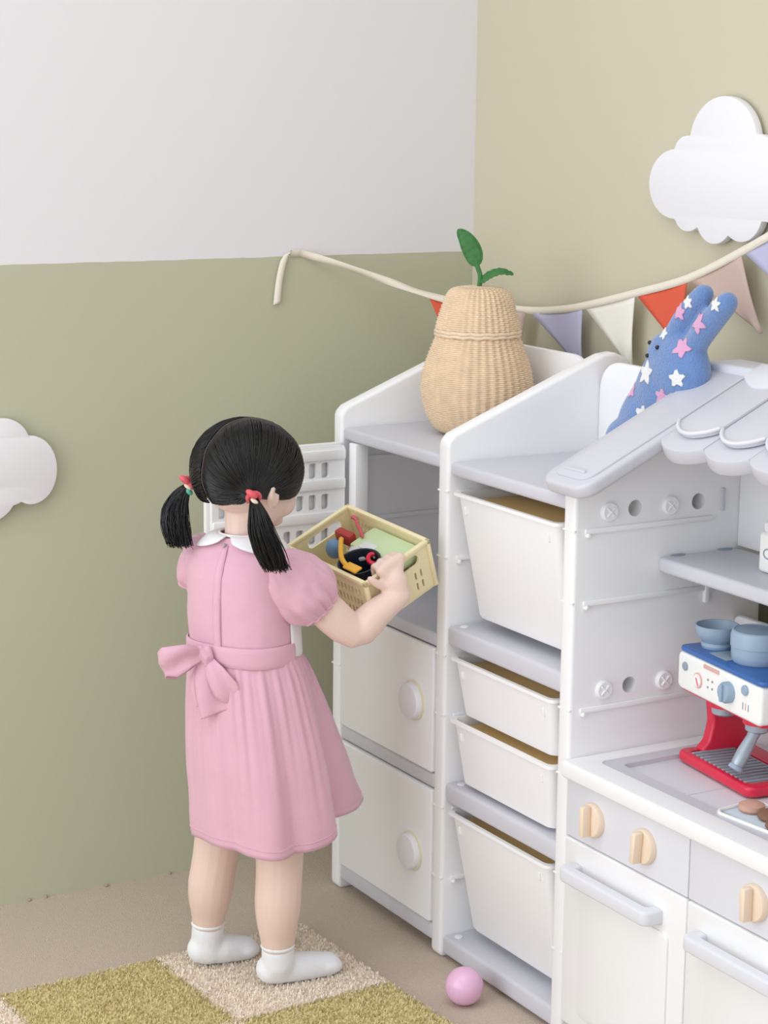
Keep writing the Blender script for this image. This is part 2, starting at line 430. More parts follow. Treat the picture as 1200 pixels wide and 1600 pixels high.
BINS = [(.796, .205, 'deep white plastic bin on the top rung of the storage shelf'),
        (.526, .096, 'shallow white plastic bin just below the middle shelf board'),
        (.422, .108, 'shallow white plastic bin second from the bottom of the storage shelf'),
        (.264, .205, 'deep white plastic bin at the bottom of the storage shelf')]
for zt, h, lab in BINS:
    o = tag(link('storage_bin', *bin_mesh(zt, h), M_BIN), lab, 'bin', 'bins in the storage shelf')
    link('warm_bounce_plate', *box(-.386, -.128, -.856, -.598, zt-.016, zt-.013, .001), mat('warm_bounce_tan', (238, 204, 144), .8), o, smooth=30)  # added plate, its tan stands in for warm light bouncing inside the bin
    for yy in (-.612, -.842):
        link('grip_dimple', *tube([(-.3965, yy, zt-.022), (-.3945, yy, zt-.032)], .0024, 8), M_BIN, o)

# ---- play kitchen (third cabinet)
KY0, KY1 = -1.545, -.887
kt = tag(empty('play_kitchen', (-.23, -1.21, 0)), 'white play kitchen with scalloped grey roof and wooden knobs', 'play kitchen')
side_panel(kt, Y3); side_panel(kt, -1.530)
ka, kb = -1.515, -.917
link('back_panel', *box(-.098, -.086, ka, kb, .742, .955, .003), M_WHITE, kt)
link('lower_back_panel', *plate(rpoly(rect(ka, kb, .08, .634), .012), .012, YZ(-.092), (), .004), M_WHITE, kt)
ks = link('shelf', *box(-.249, -.098, ka, kb, .717, .740, .006, 3), M_GREY, kt)
for xx in (-.215, -.125):
    link('notch', *lathe([(.013, 0), (.013, .0012), (.008, .0014)], 16, frame((xx, kb-.006, .740), (1, 0, 0), (0, .5, 0), (0, 0, 1))), M_GREYMARK, ks)
link('slot_bracket', *box(-.133, -.127, kb-.004, kb+.001, .800, .835, .001), M_GREY, kt)
link('slot_bracket', *box(-.160, -.150, kb-.006, kb+.001, .660, .700, .002), M_WHITE, kt)
# counter with a shallow recessed tray
ct = link('counter', *plate(rpoly(rect(-.416, -.098, ka, kb), .006), .026, frame((0, 0, .436), (1, 0, 0), (0, 1, 0)), [rpoly(rect(-.372, -.125, ka+.035, kb-.034), .015)], .005, 3), M_WHITE, kt)
link('tray_rim', *plate(rpoly(rect(-.374, -.123, ka+.033, kb-.032), .016), .010, frame((0, 0, .4425), (1, 0, 0), (0, 1, 0)), [rpoly(rect(-.346, -.140, ka+.052, kb-.058), .010)], 0), M_GREY, ct)
link('tray_floor', *box(-.360, -.132, ka+.045, kb-.045, .430, .4405, .002), M_PALEGREY, ct)
link('tray_seam', *box(-.345, -.140, -1.1165, -1.1145, .4400, .4412, .0004), M_GREY, ct)
# control fascia
for y0, y1, kys in ((-1.2085, kb-.001, (-.989, -1.112)), (-1.514, -1.2105, (-1.350,))):
    fa = link('fascia_panel', *plate(rpoly(rect(y0, y1, .332, .4225), .002), .012, YZ(-.3975), (), .002), M_PALEGREY, kt)
    for i, ky in enumerate(kys):
        Mk = frame((-.4035, ky, .376), (0, -1, 0), (0, 0, 1), (-1, 0, 0))
        kn = link('knob', *lathe([(.0255, 0), (.0255, .007), (.0235, .0095), (.002, .010)], 36, Mk), M_WOOD, fa)
        ang = R(0 if i == 0 else 5)
        Mr = Mk @ Matrix.Translation((0, 0, .016)) @ Matrix.Rotation(-ang, 4, 'Z')
        g = G(); g.add(box(-.0055, .0055, -.0235, .0235, -.007, .009, .0035), Mr); link('grip', *g.vf(), M_WOOD, kn)
# doors with inset fields and bar handles
for y0, y1, h0, h1 in ((-1.2085, kb-.002, -1.158, -.944), (-1.513, -1.2105, -1.462, -1.236)):
    d = link('door', *plate(rpoly(rect(y0, y1, .035, .330), .004), .014, YZ(-.3975), (), .003), M_DOOR, kt)
    link('inset_field', *plate(rpoly(rect(y0+.035, y1-.045, .060, .265), .010), .005, YZ(-.4055), (), .0024), M_DOOR, d)
    hp = rpoly([(h0, 0), (h0, .033), (h1, .033), (h1, 0), (h1-.020, 0), (h1-.020, .014), (h0+.020, .014), (h0+.020, 0)], [0, .014, .014, 0, 0, .006, .006, 0], 5)
    link('handle', *plate(hp, .022, frame((-.404, 0, .286), (0, 1, 0), (-1, 0, 0)), (), .004, 3), M_PALEGREY, d)
link('plinth', *box(-.385, -.37, ka, kb, .005, .034, .002), M_GREY, kt)
# roof: end caps, striped canopy with scalloped ends, ridge
RO = Vector((-.433, 0, .866)); RS = Vector((.298, 0, .139)).normalized(); RN = RS.cross(Vector((0, -1, 0))).normalized()
if RN.z < 0: RN = -RN
def RM(off): return frame(RO+RN*off, RS, (0, -1, 0), RN)      # plate coords: (s up the slope, w to the right = -y)
W0, W1 = .860, 1.572
SL = .345
roof = link('roof', *plate(rpoly(rect(.16, SL, W0+.09, W1-.09), .004), .012, RM(-.010), (), .003), M_GREY, kt)
for wa, wb in ((W0, W0+.112), (W1-.112, W1)):
    cap = link('roof_end', *plate(rpoly(rect(0, SL+.004, wa, wb), [.03, .012, .012, .03], 8), .022, RM(-.011), (), .006, 3), M_GREY, kt)
    link('roof_end_inlay', *plate(rpoly(rect(.018, SL-.01, wa+.014, wb-.012), [.022, .006, .006, .022], 8), .004, RM(.001), (), .0018), M_GREY, cap)
    link('vent_rib', *tube([RM(.004) @ Vector((.034, wa+.034, 0)), RM(.004) @ Vector((.034, wb-.034, 0))], .003, 8), M_GREY, cap)
nst = 5; wst = (W1-.112-(W0+.112))/nst
for i in range(nst):
    w0 = W0+.112+i*wst; w1 = w0+wst; cx = (w0+w1)/2
    lo = [(.152-.020*math.sin(PI*k/14)**.8 if 0 < k < 14 else .152, w0+wst*k/14) for k in range(15)]
    link('canopy_valance', *plate(lo+[(.30, w1), (.30, w0)], .024, RM(-.012-(i % 2)*.0006), (), .004), M_GREY, roof)
    up = [(.190-.026*math.sin(PI*k/14)**.8 if 0 < k < 14 else .190, w0+.004+(wst-.008)*k/14) for k in range(15)]
    link('canopy_stripe', *plate(up+[(.315, w1-.003), (.315, w0+.003)], .008, RM(.005), (), .003), M_GREY, roof)
    lip = [RM(.010) @ Vector((s, ww, 0)) for s, ww in up]
    link('stripe_lip', *tube(lip, .003, 8), M_PALEGREY, roof)
    tp = [(.322-.022*math.sin(PI*k/10), w0+wst*k/10) for k in range(11)]
    link('ridge_scallop', *plate(tp+[(.36, w1), (.36, w0)], .010, RM(.008), (), .003), M_PALEGREY, roof)
link('ridge_board', *box(-.132, -.062, -(W1-.004), -(W0+.004), 1.000, 1.022, .007, 3), M_PALEGREY, kt)

# ------------------------------------------------------------------ clouds on the walls
def cloud(name, lobes, M, label):
    """outline = outer arcs of a union of ellipses, sampled by rays from the centre"""
    cx = sum(l[0] for l in lobes)/len(lobes); cy = sum(l[1] for l in lobes)/len(lobes); out = []
    for i in range(220):
        a = 2*PI*i/220; dx, dy = math.cos(a), math.sin(a); best = 0
        for (x, y, rx, ry) in lobes:
            ox, oy = (cx-x)/rx, (cy-y)/ry; ux, uy = dx/rx, dy/ry
            A = ux*ux+uy*uy; B = ox*ux+oy*uy; Cc = ox*ox+oy*oy-1; D = B*B-A*Cc
            if D > 0: best = max(best, (-B+math.sqrt(D))/A)
        out.append((cx+dx*best, cy+dy*best))
    return tag(link(name, *plate(out, .014, M, (), .002), M_CLOUD), label, 'wall decoration', 'cloud cutouts on the walls')
cloud('cloud_cutout', [(-.748, 1.345, .082, .072), (-.632, 1.277, .068, .056), (-.862, 1.290, .070, .062), (-.660, 1.325, .034, .030), (-.835, 1.330, .034, .030), (-.735, 1.235, .048, .048), (-.668, 1.229, .034, .026), (-.800, 1.240, .050, .046), (-.75, 1.28, .10, .06)],
      YZ(-.014), 'white cloud cutout on the beige wall above the bunting')
cloud('cloud_cutout', [(-.896, .780, .046, .059), (-.944, .822, .047, .050), (-.985, .742, .060, .048), (-1.02, .800, .055, .050), (-.945, .765, .055, .045)],
      XZ(-.014), 'white cloud cutout on the sage green wall beside the child')

# ------------------------------------------------------------------ bunting
bu = tag(empty('bunting', (-.2, -.1, 1.05)), 'cream bunting tape with coloured triangular flags strung across the corner', 'bunting')
tp = [(-.421, -.007, 1.044), (-.416, -.007, 1.085), (-.408, -.008, 1.120), (-.398, -.007, 1.134), (-.380, -.006, 1.134), (-.3591, -.0065, 1.1306), (-.2984, -.0404, 1.1105), (-.2375, -.0743, 1.0869),
      (-.1866, -.1027, 1.0667), (-.1357, -.1311, 1.051), (-.0898, -.1566, 1.0422), (-.047, -.180, 1.038), (-.030, -.2443, 1.0384), (-.030, -.325, 1.047), (-.03, -.4045, 1.0607), (-.03, -.5506, 1.0949), (-.03, -.6877, 1.130), (-.03, -.8185, 1.182), (-.03, -.9328, 1.2345), (-.03, -1.05, 1.292)]
P = catmull(tp, 6); up = Vector((0, 0, 1)); rows = []
for i, p in enumerate(P):
    t = (P[min(i+1, len(P)-1)]-P[max(i-1, 0)]).normalized()
    sd = t.cross(up).normalized(); nv = sd.cross(t).normalized()
    k = i/6
    hw = .0065
    tw = .9*math.sin((k-5)*1.5)*math.exp(-((k-7.5)/2.6)**2) if k > 5 else (.9 if k < 2 else .3)
    wv = (nv*math.cos(tw)+sd*math.sin(tw))*hw if k > 3.2 else Vector((1, -.25, .25)).normalized()*(hw if k < 2.2 else hw*.8)
    rows.append([p-wv, p, p+wv])
solidify(link('tape', *grid(rows), M_CREAMTAPE, bu, smooth=180), .0014)
def flag(a, b, tip, m, curl=.006):
    a, b, tip = Vector(a), Vector(b), Vector(tip); n = (b-a).cross(tip-a).normalized(); rows = []
    for j in range(11):
        v = j/10; L = a.lerp(tip, v); Rr = b.lerp(tip, v)
        rows.append([L.lerp(Rr, i/8)+n*curl*(math.sin(v*3.0+i*.5)*v+.35*math.sin(i/8*PI)) for i in range(9)])
    return solidify(link('flag', *grid(rows), m, bu, smooth=180), .0012)
flag((-.166, -.1145, 1.056), (-.098, -.152, 1.040), (-.1245, -.137, .950), M_FRED)
flag((-.086, -.160, 1.038), (-.033, -.232, 1.033), (-.034, -.214, .935), M_FDUST)
flag((-.03, -.247, 1.033), (-.03, -.401, 1.056), (-.026, -.399, .944), M_FLAV)
flag((-.03, -.410, 1.057), (-.03, -.549, 1.090), (-.026, -.541, .961), M_FWHITE)
flag((-.03, -.556, 1.091), (-.03, -.686, 1.126), (-.026, -.668, 1.008), M_FRED)
flag((-.03, -.690, 1.128), (-.03, -.816, 1.177), (-.028, -.868, 1.060), M_FDUST)
flag((-.03, -.824, 1.180), (-.03, -.932, 1.230), (-.028, -.925, 1.120), M_FLAV)

# ------------------------------------------------------------------ pear basket
PC = Vector((-.225, -.372, .848))
pb = tag(empty('pear_basket', PC), 'woven wicker pear-shaped basket with green leaves on the play fridge', 'basket')
def woven(prof, nrib=38, rows=90, amp=.0021):
    """basket wall: upright stakes with strands passing alternately in front and behind"""
    L = [0]
    for (r0, z0), (r1, z1) in zip(prof[:-1], prof[1:]): L.append(L[-1]+math.hypot(r1-r0, z1-z0))
    def at(s):
        for k in range(len(prof)-1):
            if s <= L[k+1] or k == len(prof)-2:
                t = (s-L[k])/max(1e-9, L[k+1]-L[k]); return prof[k][0]+(prof[k+1][0]-prof[k][0])*t, prof[k][1]+(prof[k+1][1]-prof[k][1])*t
    n = nrib*6; g = []
    for j in range(rows*2+1):
        r, z = at(L[-1]*j/(rows*2)); row = []
        for i in range(n):
            a = 2*PI*i/n
            wv = math.cos(nrib*a/2*2)*(.9)+.55*math.cos(nrib*a/2+PI*(j//2 % 2))
            rr = r+min(1, r/.03)*amp*(wv*.8+(.7 if j % 2 else -.4))
            row.append((PC.x+rr*math.cos(a), PC.y+rr*math.sin(a), PC.z+z))
        g.append(row)
    V, F = grid(g, True); F.append(tuple(range(n))[::-1]); F.append(tuple(range((len(g)-1)*n, len(g)*n)))
    return V, F
def smoothprof(pts, sub=5): return [(p.x, p.y) for p in catmull([(r, z, 0) for r, z in pts], sub)]
link('body', *woven(smoothprof([(.045, .001), (.066, .006), (.083, .030), (.0935, .066), (.094, .090), (.088, .118), (.078, .146), (.069, .168), (.064, .176)]), rows=60), M_WICKER, pb, smooth=60)
link('lid', *woven(smoothprof([(.0690, .168), (.0705, .176), (.0685, .190), (.062, .212), (.055, .232), (.046, .245), (.030, .250), (.006, .251)]), rows=34), M_WICKER, pb, smooth=60)
for z, r in ((.170, .0715), (.1755, .0715)):
    link('lid_braid', *tube([(PC.x+(r+.001*math.sin(i*2.1))*math.cos(2*PI*i/60), PC.y+(r+.001*math.sin(i*2.1))*math.sin(2*PI*i/60), PC.z+z+.0008*math.sin(i*1.7)) for i in range(61)], .0030, 7), M_WICKER, pb)
link('stem', *tube(catmull([PC+Vector((0, 0, .246)), PC+Vector((.001, -.002, .268)), PC+Vector((-.004, .004, .290)), PC+Vector((-.008, .010, .312))], 5), .0042, 8), M_LEAF, pb)
def leaf(pts, wid, nrm, name='leaf'):
    Q = catmull(pts, 6); m = len(Q); rows = []; nrm = Vector(nrm)
    for i, p in enumerate(Q):
        t = (Q[min(i+1, m-1)]-Q[max(i-1, 0)]).normalized(); sd = t.cross(nrm).normalized(); up_ = sd.cross(t).normalized()
        u = i/(m-1); hw = wid*max(.03, math.sin(PI*min(1, u**.8))**.7)
        rows.append([p+sd*hw*k/3-up_*.15*hw*(abs(k)/3)**2+up_*.0012*(k % 2)+up_*.001*math.sin(i*2.4) for k in range(-3, 4)])
    o = solidify(link(name, *grid(rows), M_LEAF, pb, smooth=180), .003)
    link('leaf_rim', *tube([r[0] for r in rows]+[r[-1] for r in rows[::-1]], .0018, 6), M_LEAF, o)
CRx, CRy = math.cos(YAW), -math.sin(YAW)     # camera-facing sideways direction, used only to turn the leaves
def side(d, f, z): return PC+Vector((CRx*d+math.sin(YAW)*f, CRy*d+math.cos(YAW)*f, z))
leaf([side(-.006, 0, .285), side(-.010, .002, .305), side(-.022, .004, .328), side(-.036, .008, .344)], .0145, (-.5, -.85, .15))
leaf([side(.004, -.004, .258), side(.016, -.008, .270), side(.036, -.012, .277), side(.056, -.014, .272)], .008, (-.3, -.5, .9))

# ------------------------------------------------------------------ plush bunny
def BP(y, z, x=-.165): return Vector((x, y, z))
def fl(c, ay, az, ax, tilt=0):
    """flattened plush volume; ay/az half sizes in its own plane turned by tilt, ax half thickness"""
    t = R(tilt); return ellip(c, ((0, ay*math.cos(t), ay*math.sin(t)), (0, -az*math.sin(t), az*math.cos(t)), (ax, 0, 0)), 24, 14)
E1 = [BP(-.822, 1.050), BP(-.846, 1.078), BP(-.872, 1.105), BP(-.896, 1.127)]
E2 = [BP(-.868, 1.030), BP(-.893, 1.064), BP(-.923, 1.094), BP(-.951, 1.119)]
parts = [fl(BP(-.846, 1.004), .064, .062, .036, 40), fl(BP(-.812, .968), .060, .054, .036, 40), fl(BP(-.775, .918), .056, .058, .038, 35), fl(BP(-.735, .880), .050, .042, .042, 20),
         fl(BP(-.818, 1.026), .040, .038, .030, 40), fl(BP(-.790, .985), .030, .080, .030, 30), fl(BP(-.752, .925), .034, .070, .032, 30)]
def ear(E_, r): return tube(catmull(E_, 4), [r*(.92+.12*math.sin(PI*i/12)) for i in range(13)], 14)
parts += [ear(E1, .0180), ear(E2, .0190)]
bv, bf = blob(parts, .0045, 12)
rab = tag(link('plush_bunny', bv, bf, M_PLUSH, smooth=180), 'blue plush bunny with white and pink stars leaning behind the roof', 'soft toy')
bvh = BVHTree.FromPolygons([Vector(v) for v in bv], bf)
def on_plush(y, z, off=.0008):
    h = bvh.ray_cast(Vector((-.5, y-.0, z)), Vector((1, 0, 0)))
    return h[0]+h[1]*off if h[0] is not None else None
def star(y, z, r, m, rot):
    rows = []; nn = 20
    def rad(a):
        k = ((a-rot)/(2*PI/5)) % 1; k = abs(k-.5)*2
        return r*(.46+.54*k**1.3)
    ok = True
    for j in range(7):
        row = []
        for i in range(nn):
            a = 2*PI*i/nn; rr = rad(a)*j/6
            p = on_plush(y+rr*math.cos(a), z+rr*math.sin(a))
            if p is None: ok = False; break
            row.append(p)
        if not ok: break
        rows.append(row)
    if not ok and len(rows) < 3: return
    V, F = grid(rows, True); solidify(link('star_patch', V, F, m, rab, smooth=180), .0016)
for y, z, r, m, rot in ((-.803, 1.000, .021, M_STARW, .3), (-.760, .968, .018, M_STARP, .1), (-.826, 1.062, .017, M_STARW, .5), (-.776, 1.026, .012, M_STARW, .9),
                        (-.878, 1.000, .016, M_STARW, .2), (-.876, 1.046, .018, M_STARP, .7), (-.862, 1.098, .015, M_STARP, .4), (-.880, 1.114, .012, M_STARW, .1),
                        (-.908, 1.086, .0185, M_STARP, .9), (-.944, 1.116, .012, M_STARW, .3), (-.845, .968, .016, M_STARP, .5), (-.80, .935, .018, M_STARW, .5)):
    star(y, z, r, m, rot)
for y, z in ((-.797, 1.045), (-.825, 1.041), (-.800, 1.026)):
    p = on_plush(y, z, .001)
    if p: link('eye' if z > 1.03 else 'nose', *sph(p, .0034, 12, 8), M_BLACK, rab)

# ------------------------------------------------------------------ ball
tag(link('play_ball', *sph((-.462, -.738, .0305), .0305, 40, 24), M_PINKBALL, smooth=180), 'small pink plastic ball on the carpet by the storage shelf', 'ball')

# ------------------------------------------------------------------ play mat tiles
M_MATG = mat('mat_olive', (232, 218, 168), 0.95, c2=(214, 198, 142), vscale=120, bump=.5, bscale=300)
M_MATC = mat('mat_cream', (252, 240, 226), 0.95, c2=(246, 230, 212), vscale=120, bump=.5, bscale=300)
ta = R(2.6); EX = Vector((-math.cos(ta), -math.sin(ta), 0)); EY = Vector((math.sin(ta), -math.cos(ta), 0)); TO = Vector((-.552, -.356, 0)); TS = .277
def tile(i, j, m, label):
    n = 12; e = TS/n; pts = []
    def edge(ax, base, flip, ph):
        o = []
        for k in range(n*4):
            t = k/(n*4); tri = math.sin(2*PI*(t*n+ph)); o.append((t, .0045*max(-1, min(1, tri*1.6))))
        return o if not flip else [(1-t, d) for t, d in o]
    s = .0
    for t, d in edge(0, 0, False, 0): pts.append((t*TS, 0+d))
    for t, d in edge(0, 0, False, 0): pts.append((TS+d, t*TS))
    for t, d in edge(0, 0, False, 0): pts.append((TS-t*TS, TS-d))
    for t, d in edge(0, 0, False, 0): pts.append((0-d, TS-t*TS))
    pts = [(.0012+p[0]*(1-.0024/TS), .0012+p[1]*(1-.0024/TS)) for p in pts]
    o0 = TO+EX*(i*TS)+EY*(j*TS)
    M = frame(o0+Vector((0, 0, .005)), EX, EY, (0, 0, 1))
    tl = tag(link('mat_tile', *plate(pts, .010, M), m, smooth=20), label, 'play mat', 'plush play mat tiles')
    rnd = random.Random(i*10+j+1); V = []; F = []
    for k in range(9000):
        u, v = rnd.uniform(-.003, TS+.003), rnd.uniform(-.003, TS+.003)
        p = o0+EX*u+EY*v+Vector((0, 0, .0095)); a = rnd.uniform(0, 2*PI); L = rnd.uniform(.0035, .007); wd = .0011
        d = Vector((math.cos(a), math.sin(a), 0)); q = Vector((-d.y, d.x, 0)); b = len(V); le = rnd.uniform(.001, .0035)
        mid = p+d*le*.4+Vector((0, 0, L*.7)); tip = p+d*le+Vector((0, 0, L))
        V += [p-q*wd, p+q*wd, mid+q*wd, mid-q*wd, tip]; F += [(b, b+1, b+2, b+3), (b+3, b+2, b+4)]
    pl = link('pile', V, F, m, tl, smooth=180); pl['kind'] = 'stuff'
tile(0, 0, M_MATC, 'cream plush mat tile under the child\'s feet')
tile(1, 0, M_MATG, 'olive green plush mat tile left of the child\'s feet')
tile(0, 1, M_MATG, 'olive green plush mat tile nearest the pink ball')
tile(1, 1, M_MATC, 'cream plush mat tile diagonally between the two olive tiles in front')
tile(2, 0, M_MATC, 'cream plush mat tile at the far left edge of the mat')

# ------------------------------------------------------------------ toy coffee machine
CO = Vector((-.250, -.978, .441)); CW = Vector((-.129, -.992, 0)).normalized(); CDp = Vector((.992, -.129, 0)).normalized()
MC = frame(CO, CW, CDp, (0, 0, 1))           # coordinates (w to the right, d to the back, z up)
MF = frame(CO, CW, (0, 0, 1), -CDp)          # plates in the front plane: (w, z)
MS = frame(CO, CDp, (0, 0, 1), CW)           # plates in the side plane: (d, z)
cm = tag(empty('toy_coffee_machine', CO+CW*.1+CDp*.06), 'red and white toy coffee machine with blue top on the play counter', 'toy coffee machine')
def at(M, vf): return G().add(vf, M).vf()
link('base', *plate(rpoly(rect(0, .200, 0, .125), .016), .016, MC @ Matrix.Translation((0, 0, .010)), [rpoly(rect(.020, .180, .012, .090), .008)], .005, 3), M_RED, cm)
link('base_floor', *at(MC, box(.012, .188, .006, .100, .003, .008, .001)), M_RED, cm)
tr = link('drip_tray', *at(MC, box(.023, .177, .004, .088, .012, .0175, .002)), M_SILVER, cm)
for k in range(13):
    ww = .030+k*.0117
    link('grate_bar', *at(MC, box(ww, ww+.0055, .010, .083, .0172, .0200, .001)), M_SILVER, tr)
for w0 in (.008, .170):
    f0 = .022 if w0 < .1 else .058
    col = rpoly([(f0, .014), (.110, .014), (.110, .113), (max(f0+.004, .040), .113), (max(f0+.006, .046), .060), (max(f0+.003, .040), .032)], [.01, .006, .006, .006, .03, .02], 5)
    link('column', *plate(col, .022, MS @ Matrix.Translation((0, 0, w0+.011)), (), .005, 3), M_RED, cm)
hd = link('head', *plate(rpoly(rect(-.003, .222, .113, .170), .010, 5), .112, MF @ Matrix.Translation((0, 0, -.056)), (), .005, 3), M_MWHITE, cm)
link('underside_trim', *at(MC, box(.002, .217, .006, .106, .1095, .1150, .002)), M_RED, cm)
tpb = link('top_plate', *plate(rpoly(rect(-.003, .222, 0, .112), .012, 5), .008, MC @ Matrix.Translation((0, 0, .174)), (), .003), M_BLUE, cm)
link('warming_mat', *at(MC, box(.060, .105, .015, .060, .178, .1795, .0006)), M_SILVER, tpb)
def dial(w_, z_, r, m, name='dial', dep=.007, parent=hd):
    return link(name, *lathe([(r, -.001), (r, dep*.7), (r*.85, dep), (r*.1, dep)], 24, MF @ Matrix.Translation((w_, z_, 0))), m, parent)
dial(.020, .150, .0065, M_GREYMARK, 'button', .003)
g1 = dial(.056, .138, .0115, M_PINKMARK, 'gauge', .0020)
link('gauge_face', *lathe([(.0095, .0015), (.0095, .0026), (.001, .0026)], 24, MF @ Matrix.Translation((.056, .138, 0))), M_MWHITE, g1)
link('needle', *tube([MF @ Vector((.054, .141, .0030)), MF @ Vector((.060, .131, .0030))], .0009, 6), M_RED, g1)
dl = dial(.140, .143, .0155, M_SLATE, 'dial', .012)
link('dial_ridge', *at(MF @ Matrix.Translation((.140, .143, .012)), box(-.003, .003, -.013, .013, -.001, .004, .0015)), M_SLATE, dl)
dial(.182, .157, .0075, M_SLATE, 'button', .004)
for dw, dz in ((.083, .146), (.095, .146), (.083, .135), (.095, .135)): dial(dw, dz, .0018, M_GREYMARK, 'indicator', .0012)
link('name_strip', *at(MF, box(.070, .112, .1605, .1665, -.0005, .0010, .0004)), M_PINKMARK, hd)
for k in range(3): link('slider_mark', *at(MF, box(.176+k*.007, .1772+k*.007, .128, .138, -.0005, .0010, .0002)), (M_GREYMARK, M_PINKMARK, M_GREYMARK)[k], hd)
for w_ in (.066, .156):
    gh = link('group_head', *lathe([(.022, 0), (.022, .012), (.020, .016)], 28, MC @ Matrix.Translation((w_, .040, .098))), M_RED, cm)
    link('filter_ring', *lathe([(.014, 0), (.018, .003), (.019, .014)], 28, MC @ Matrix.Translation((w_, .040, .085))), M_SILVER, gh)
pf = link('portafilter', *tube([MC @ Vector((.156, .040, .096)), MC @ Vector((.158, .030, .078)), MC @ Vector((.160, .016, .058)), MC @ Vector((.161, .006, .042))], [.011, .0085, .0105, .0100], 14), M_SILVER, cm)
link('handle_end', *lathe([(.0100, 0), (.0112, .002), (.0112, .006), (.0065, .007), (.0065, .004), (.001, .004)], 18, frame(MC @ Vector((.161, .0045, .0395)), CW, CW.cross((MC.to_3x3() @ Vector((.05, -.55, -.83))).normalized()) * -1, (MC.to_3x3() @ Vector((.05, -.55, -.83))).normalized())), M_SLATE, pf)
def pot(name, prof, w_, d_, m, label, cat, zb=.178):
    return tag(link(name, *lathe(prof, 40, MC @ Matrix.Translation((w_, d_, zb)), cap=True), m), label, cat)
pot('toy_bowl', [(.022, .0), (.023, .004), (.021, .008), (.028, .016), (.0315, .026), (.0325, .034), (.0305, .034), (.0290, .026), (.025, .017), (.015, .011), (.001, .010)], .030, .045, M_SLATE, 'small slate blue toy bowl on top of the coffee machine', 'toy bowl')
tk = pot('toy_canister', [(.033, 0), (.036, .003), (.037, .012), (.0375, .024), (.0385, .0245), (.0385, .040), (.0365, .046), (.034, .0475), (.033, .046), (.001, .0455)], .122, .055, M_SLATE, 'round slate blue toy canister with lid on the coffee machine', 'toy pot')
link('handle_nub', *tube([MC @ Vector((.094, .078, .205)), MC @ Vector((.078, .090, .207))], [.006, .007], 10), M_DARKT, tk)

# toy food plate on the counter
pc = Vector((-.315, -1.262, .441))
link_p = tag(link('toy_plate', *plate(rpoly(rect(-.040, .040, -.062, .062), .016), .006, frame(pc+Vector((0, 0, .0035)), (.995, .1, 0), (-.1, .995, 0), (0, 0, 1)), (), .0025), mat('pale_blue_plastic', (214, 228, 240), .35)), 'pale blue toy tray with cookies in front of the coffee machine', 'toy tray')
link('rim', *tube([frame(pc+Vector((0, 0, .008)), (.995, .1, 0), (-.1, .995, 0), (0, 0, 1)) @ Vector((x_, y_, 0)) for x_, y_ in (lambda q: q+q[:1])(rpoly(rect(-.039, .039, -.061, .061), .016))], .0028, 8), M_MWHITE, link_p)
def cookie(dx, dy, r, m, h, label, tilt=0):
    Mx = Matrix.Translation(pc+Vector((dx, dy, .0068))) @ Matrix.Rotation(R(tilt), 4, 'X')
    o = tag(link('toy_cookie', *lathe([(r*.8, 0), (r, h*.3), (r*.95, h*.7), (r*.6, h*.95), (r*.05, h)], 24, Mx), m), label, 'toy cookie', 'toy food on the tray')
    return o
cookie(.004, .036, .019, M_COOKP, .014, 'round pinkish toy cookie on the pale blue tray')
cookie(.006, -.004, .020, M_COOK, .013, 'round brown toy cookie beside the pinkish one')
cookie(-.012, -.038, .018, M_COOK, .012, 'brown toy cookie at the near end of the tray')

# small white jar on the kitchen shelf
jr = tag(link('storage_jar', *box(-.182, -.128, -1.122, -1.064, .7405, .800, .006, 3), M_MWHITE), 'white jar with grey lettering on the play kitchen shelf', 'jar')
link('lid', *box(-.178, -.132, -1.118, -1.068, .799, .816, .005, 3), M_CLOUD, jr)
link('lid_knob', *lathe([(.006, 0), (.008, .006), (.004, .009)], 16, Matrix.Translation((-.155, -1.093, .816))), M_PINKMARK, jr)
link('lettering', *tube([(-.1823, -1.086-.009*math.cos(R(a_)), .770+.007*math.sin(R(a_))) for a_ in range(50, 320, 15)][::-1], .0011, 6), M_GREYMARK, jr)

# ------------------------------------------------------------------ crate held by the child, with toys in it
CN = Vector((-.5669, -.5927, .6667)); Ea = Vector((.9086, .1522, .389)); Eb = Vector((-.2249, .963, .1484)); Ec = Vector((-.352, -.2223, .9092))
Ea.normalize(); Eb = (Eb-Ea*Eb.dot(Ea)).normalized(); Ec = Ea.cross(Eb)
CL, CWd, CH = .1357, .1887, .0869
CB = CN-Ec*CH                                    # inner bottom corner nearest the child
MA = frame(CB, Ea, Eb, Ec)                       # crate coordinates (a, b, c)
cr = tag(empty('folding_crate', MA @ Vector((CL/2, CWd/2, 0))), 'pale yellow folding crate full of toys in the child\'s hands', 'crate')
def slotrow(x0, n, pitch, z0, h, wd): return [rpoly(rect(x0+i*pitch, x0+i*pitch+wd, z0, z0+h), wd*.4, 3) for i in range(n)]
tw = .0035
hole = rpoly(rect(.038, .112, .056, .075), .009, 5)
for nm, b0 in (('long_wall', tw/2), ('long_wall', CWd-tw/2)):
    hs = [hole]+slotrow(.098, 2, .012, .030, .014, .0035)+slotrow(.098, 2, .012, .010, .014, .0035)+slotrow(.012, 2, .012, .030, .014, .0035)+slotrow(.012, 2, .012, .010, .014, .0035)
    link('side_wall', *plate(rect(0, CL, 0, CH), tw, frame(MA @ Vector((0, b0, 0)), Ea, Ec), hs), M_YEL, cr, smooth=30)
for a0 in (tw/2, CL-tw/2):
    hs = []
    for z0 in (.012, .032, .052): hs += slotrow(.018, 18, .0085, z0, .013, .0038)
    link('end_wall', *plate(rect(tw, CWd-tw, 0, CH), tw, frame(MA @ Vector((a0, 0, 0)), Eb, Ec), hs), M_YEL, cr, smooth=30)
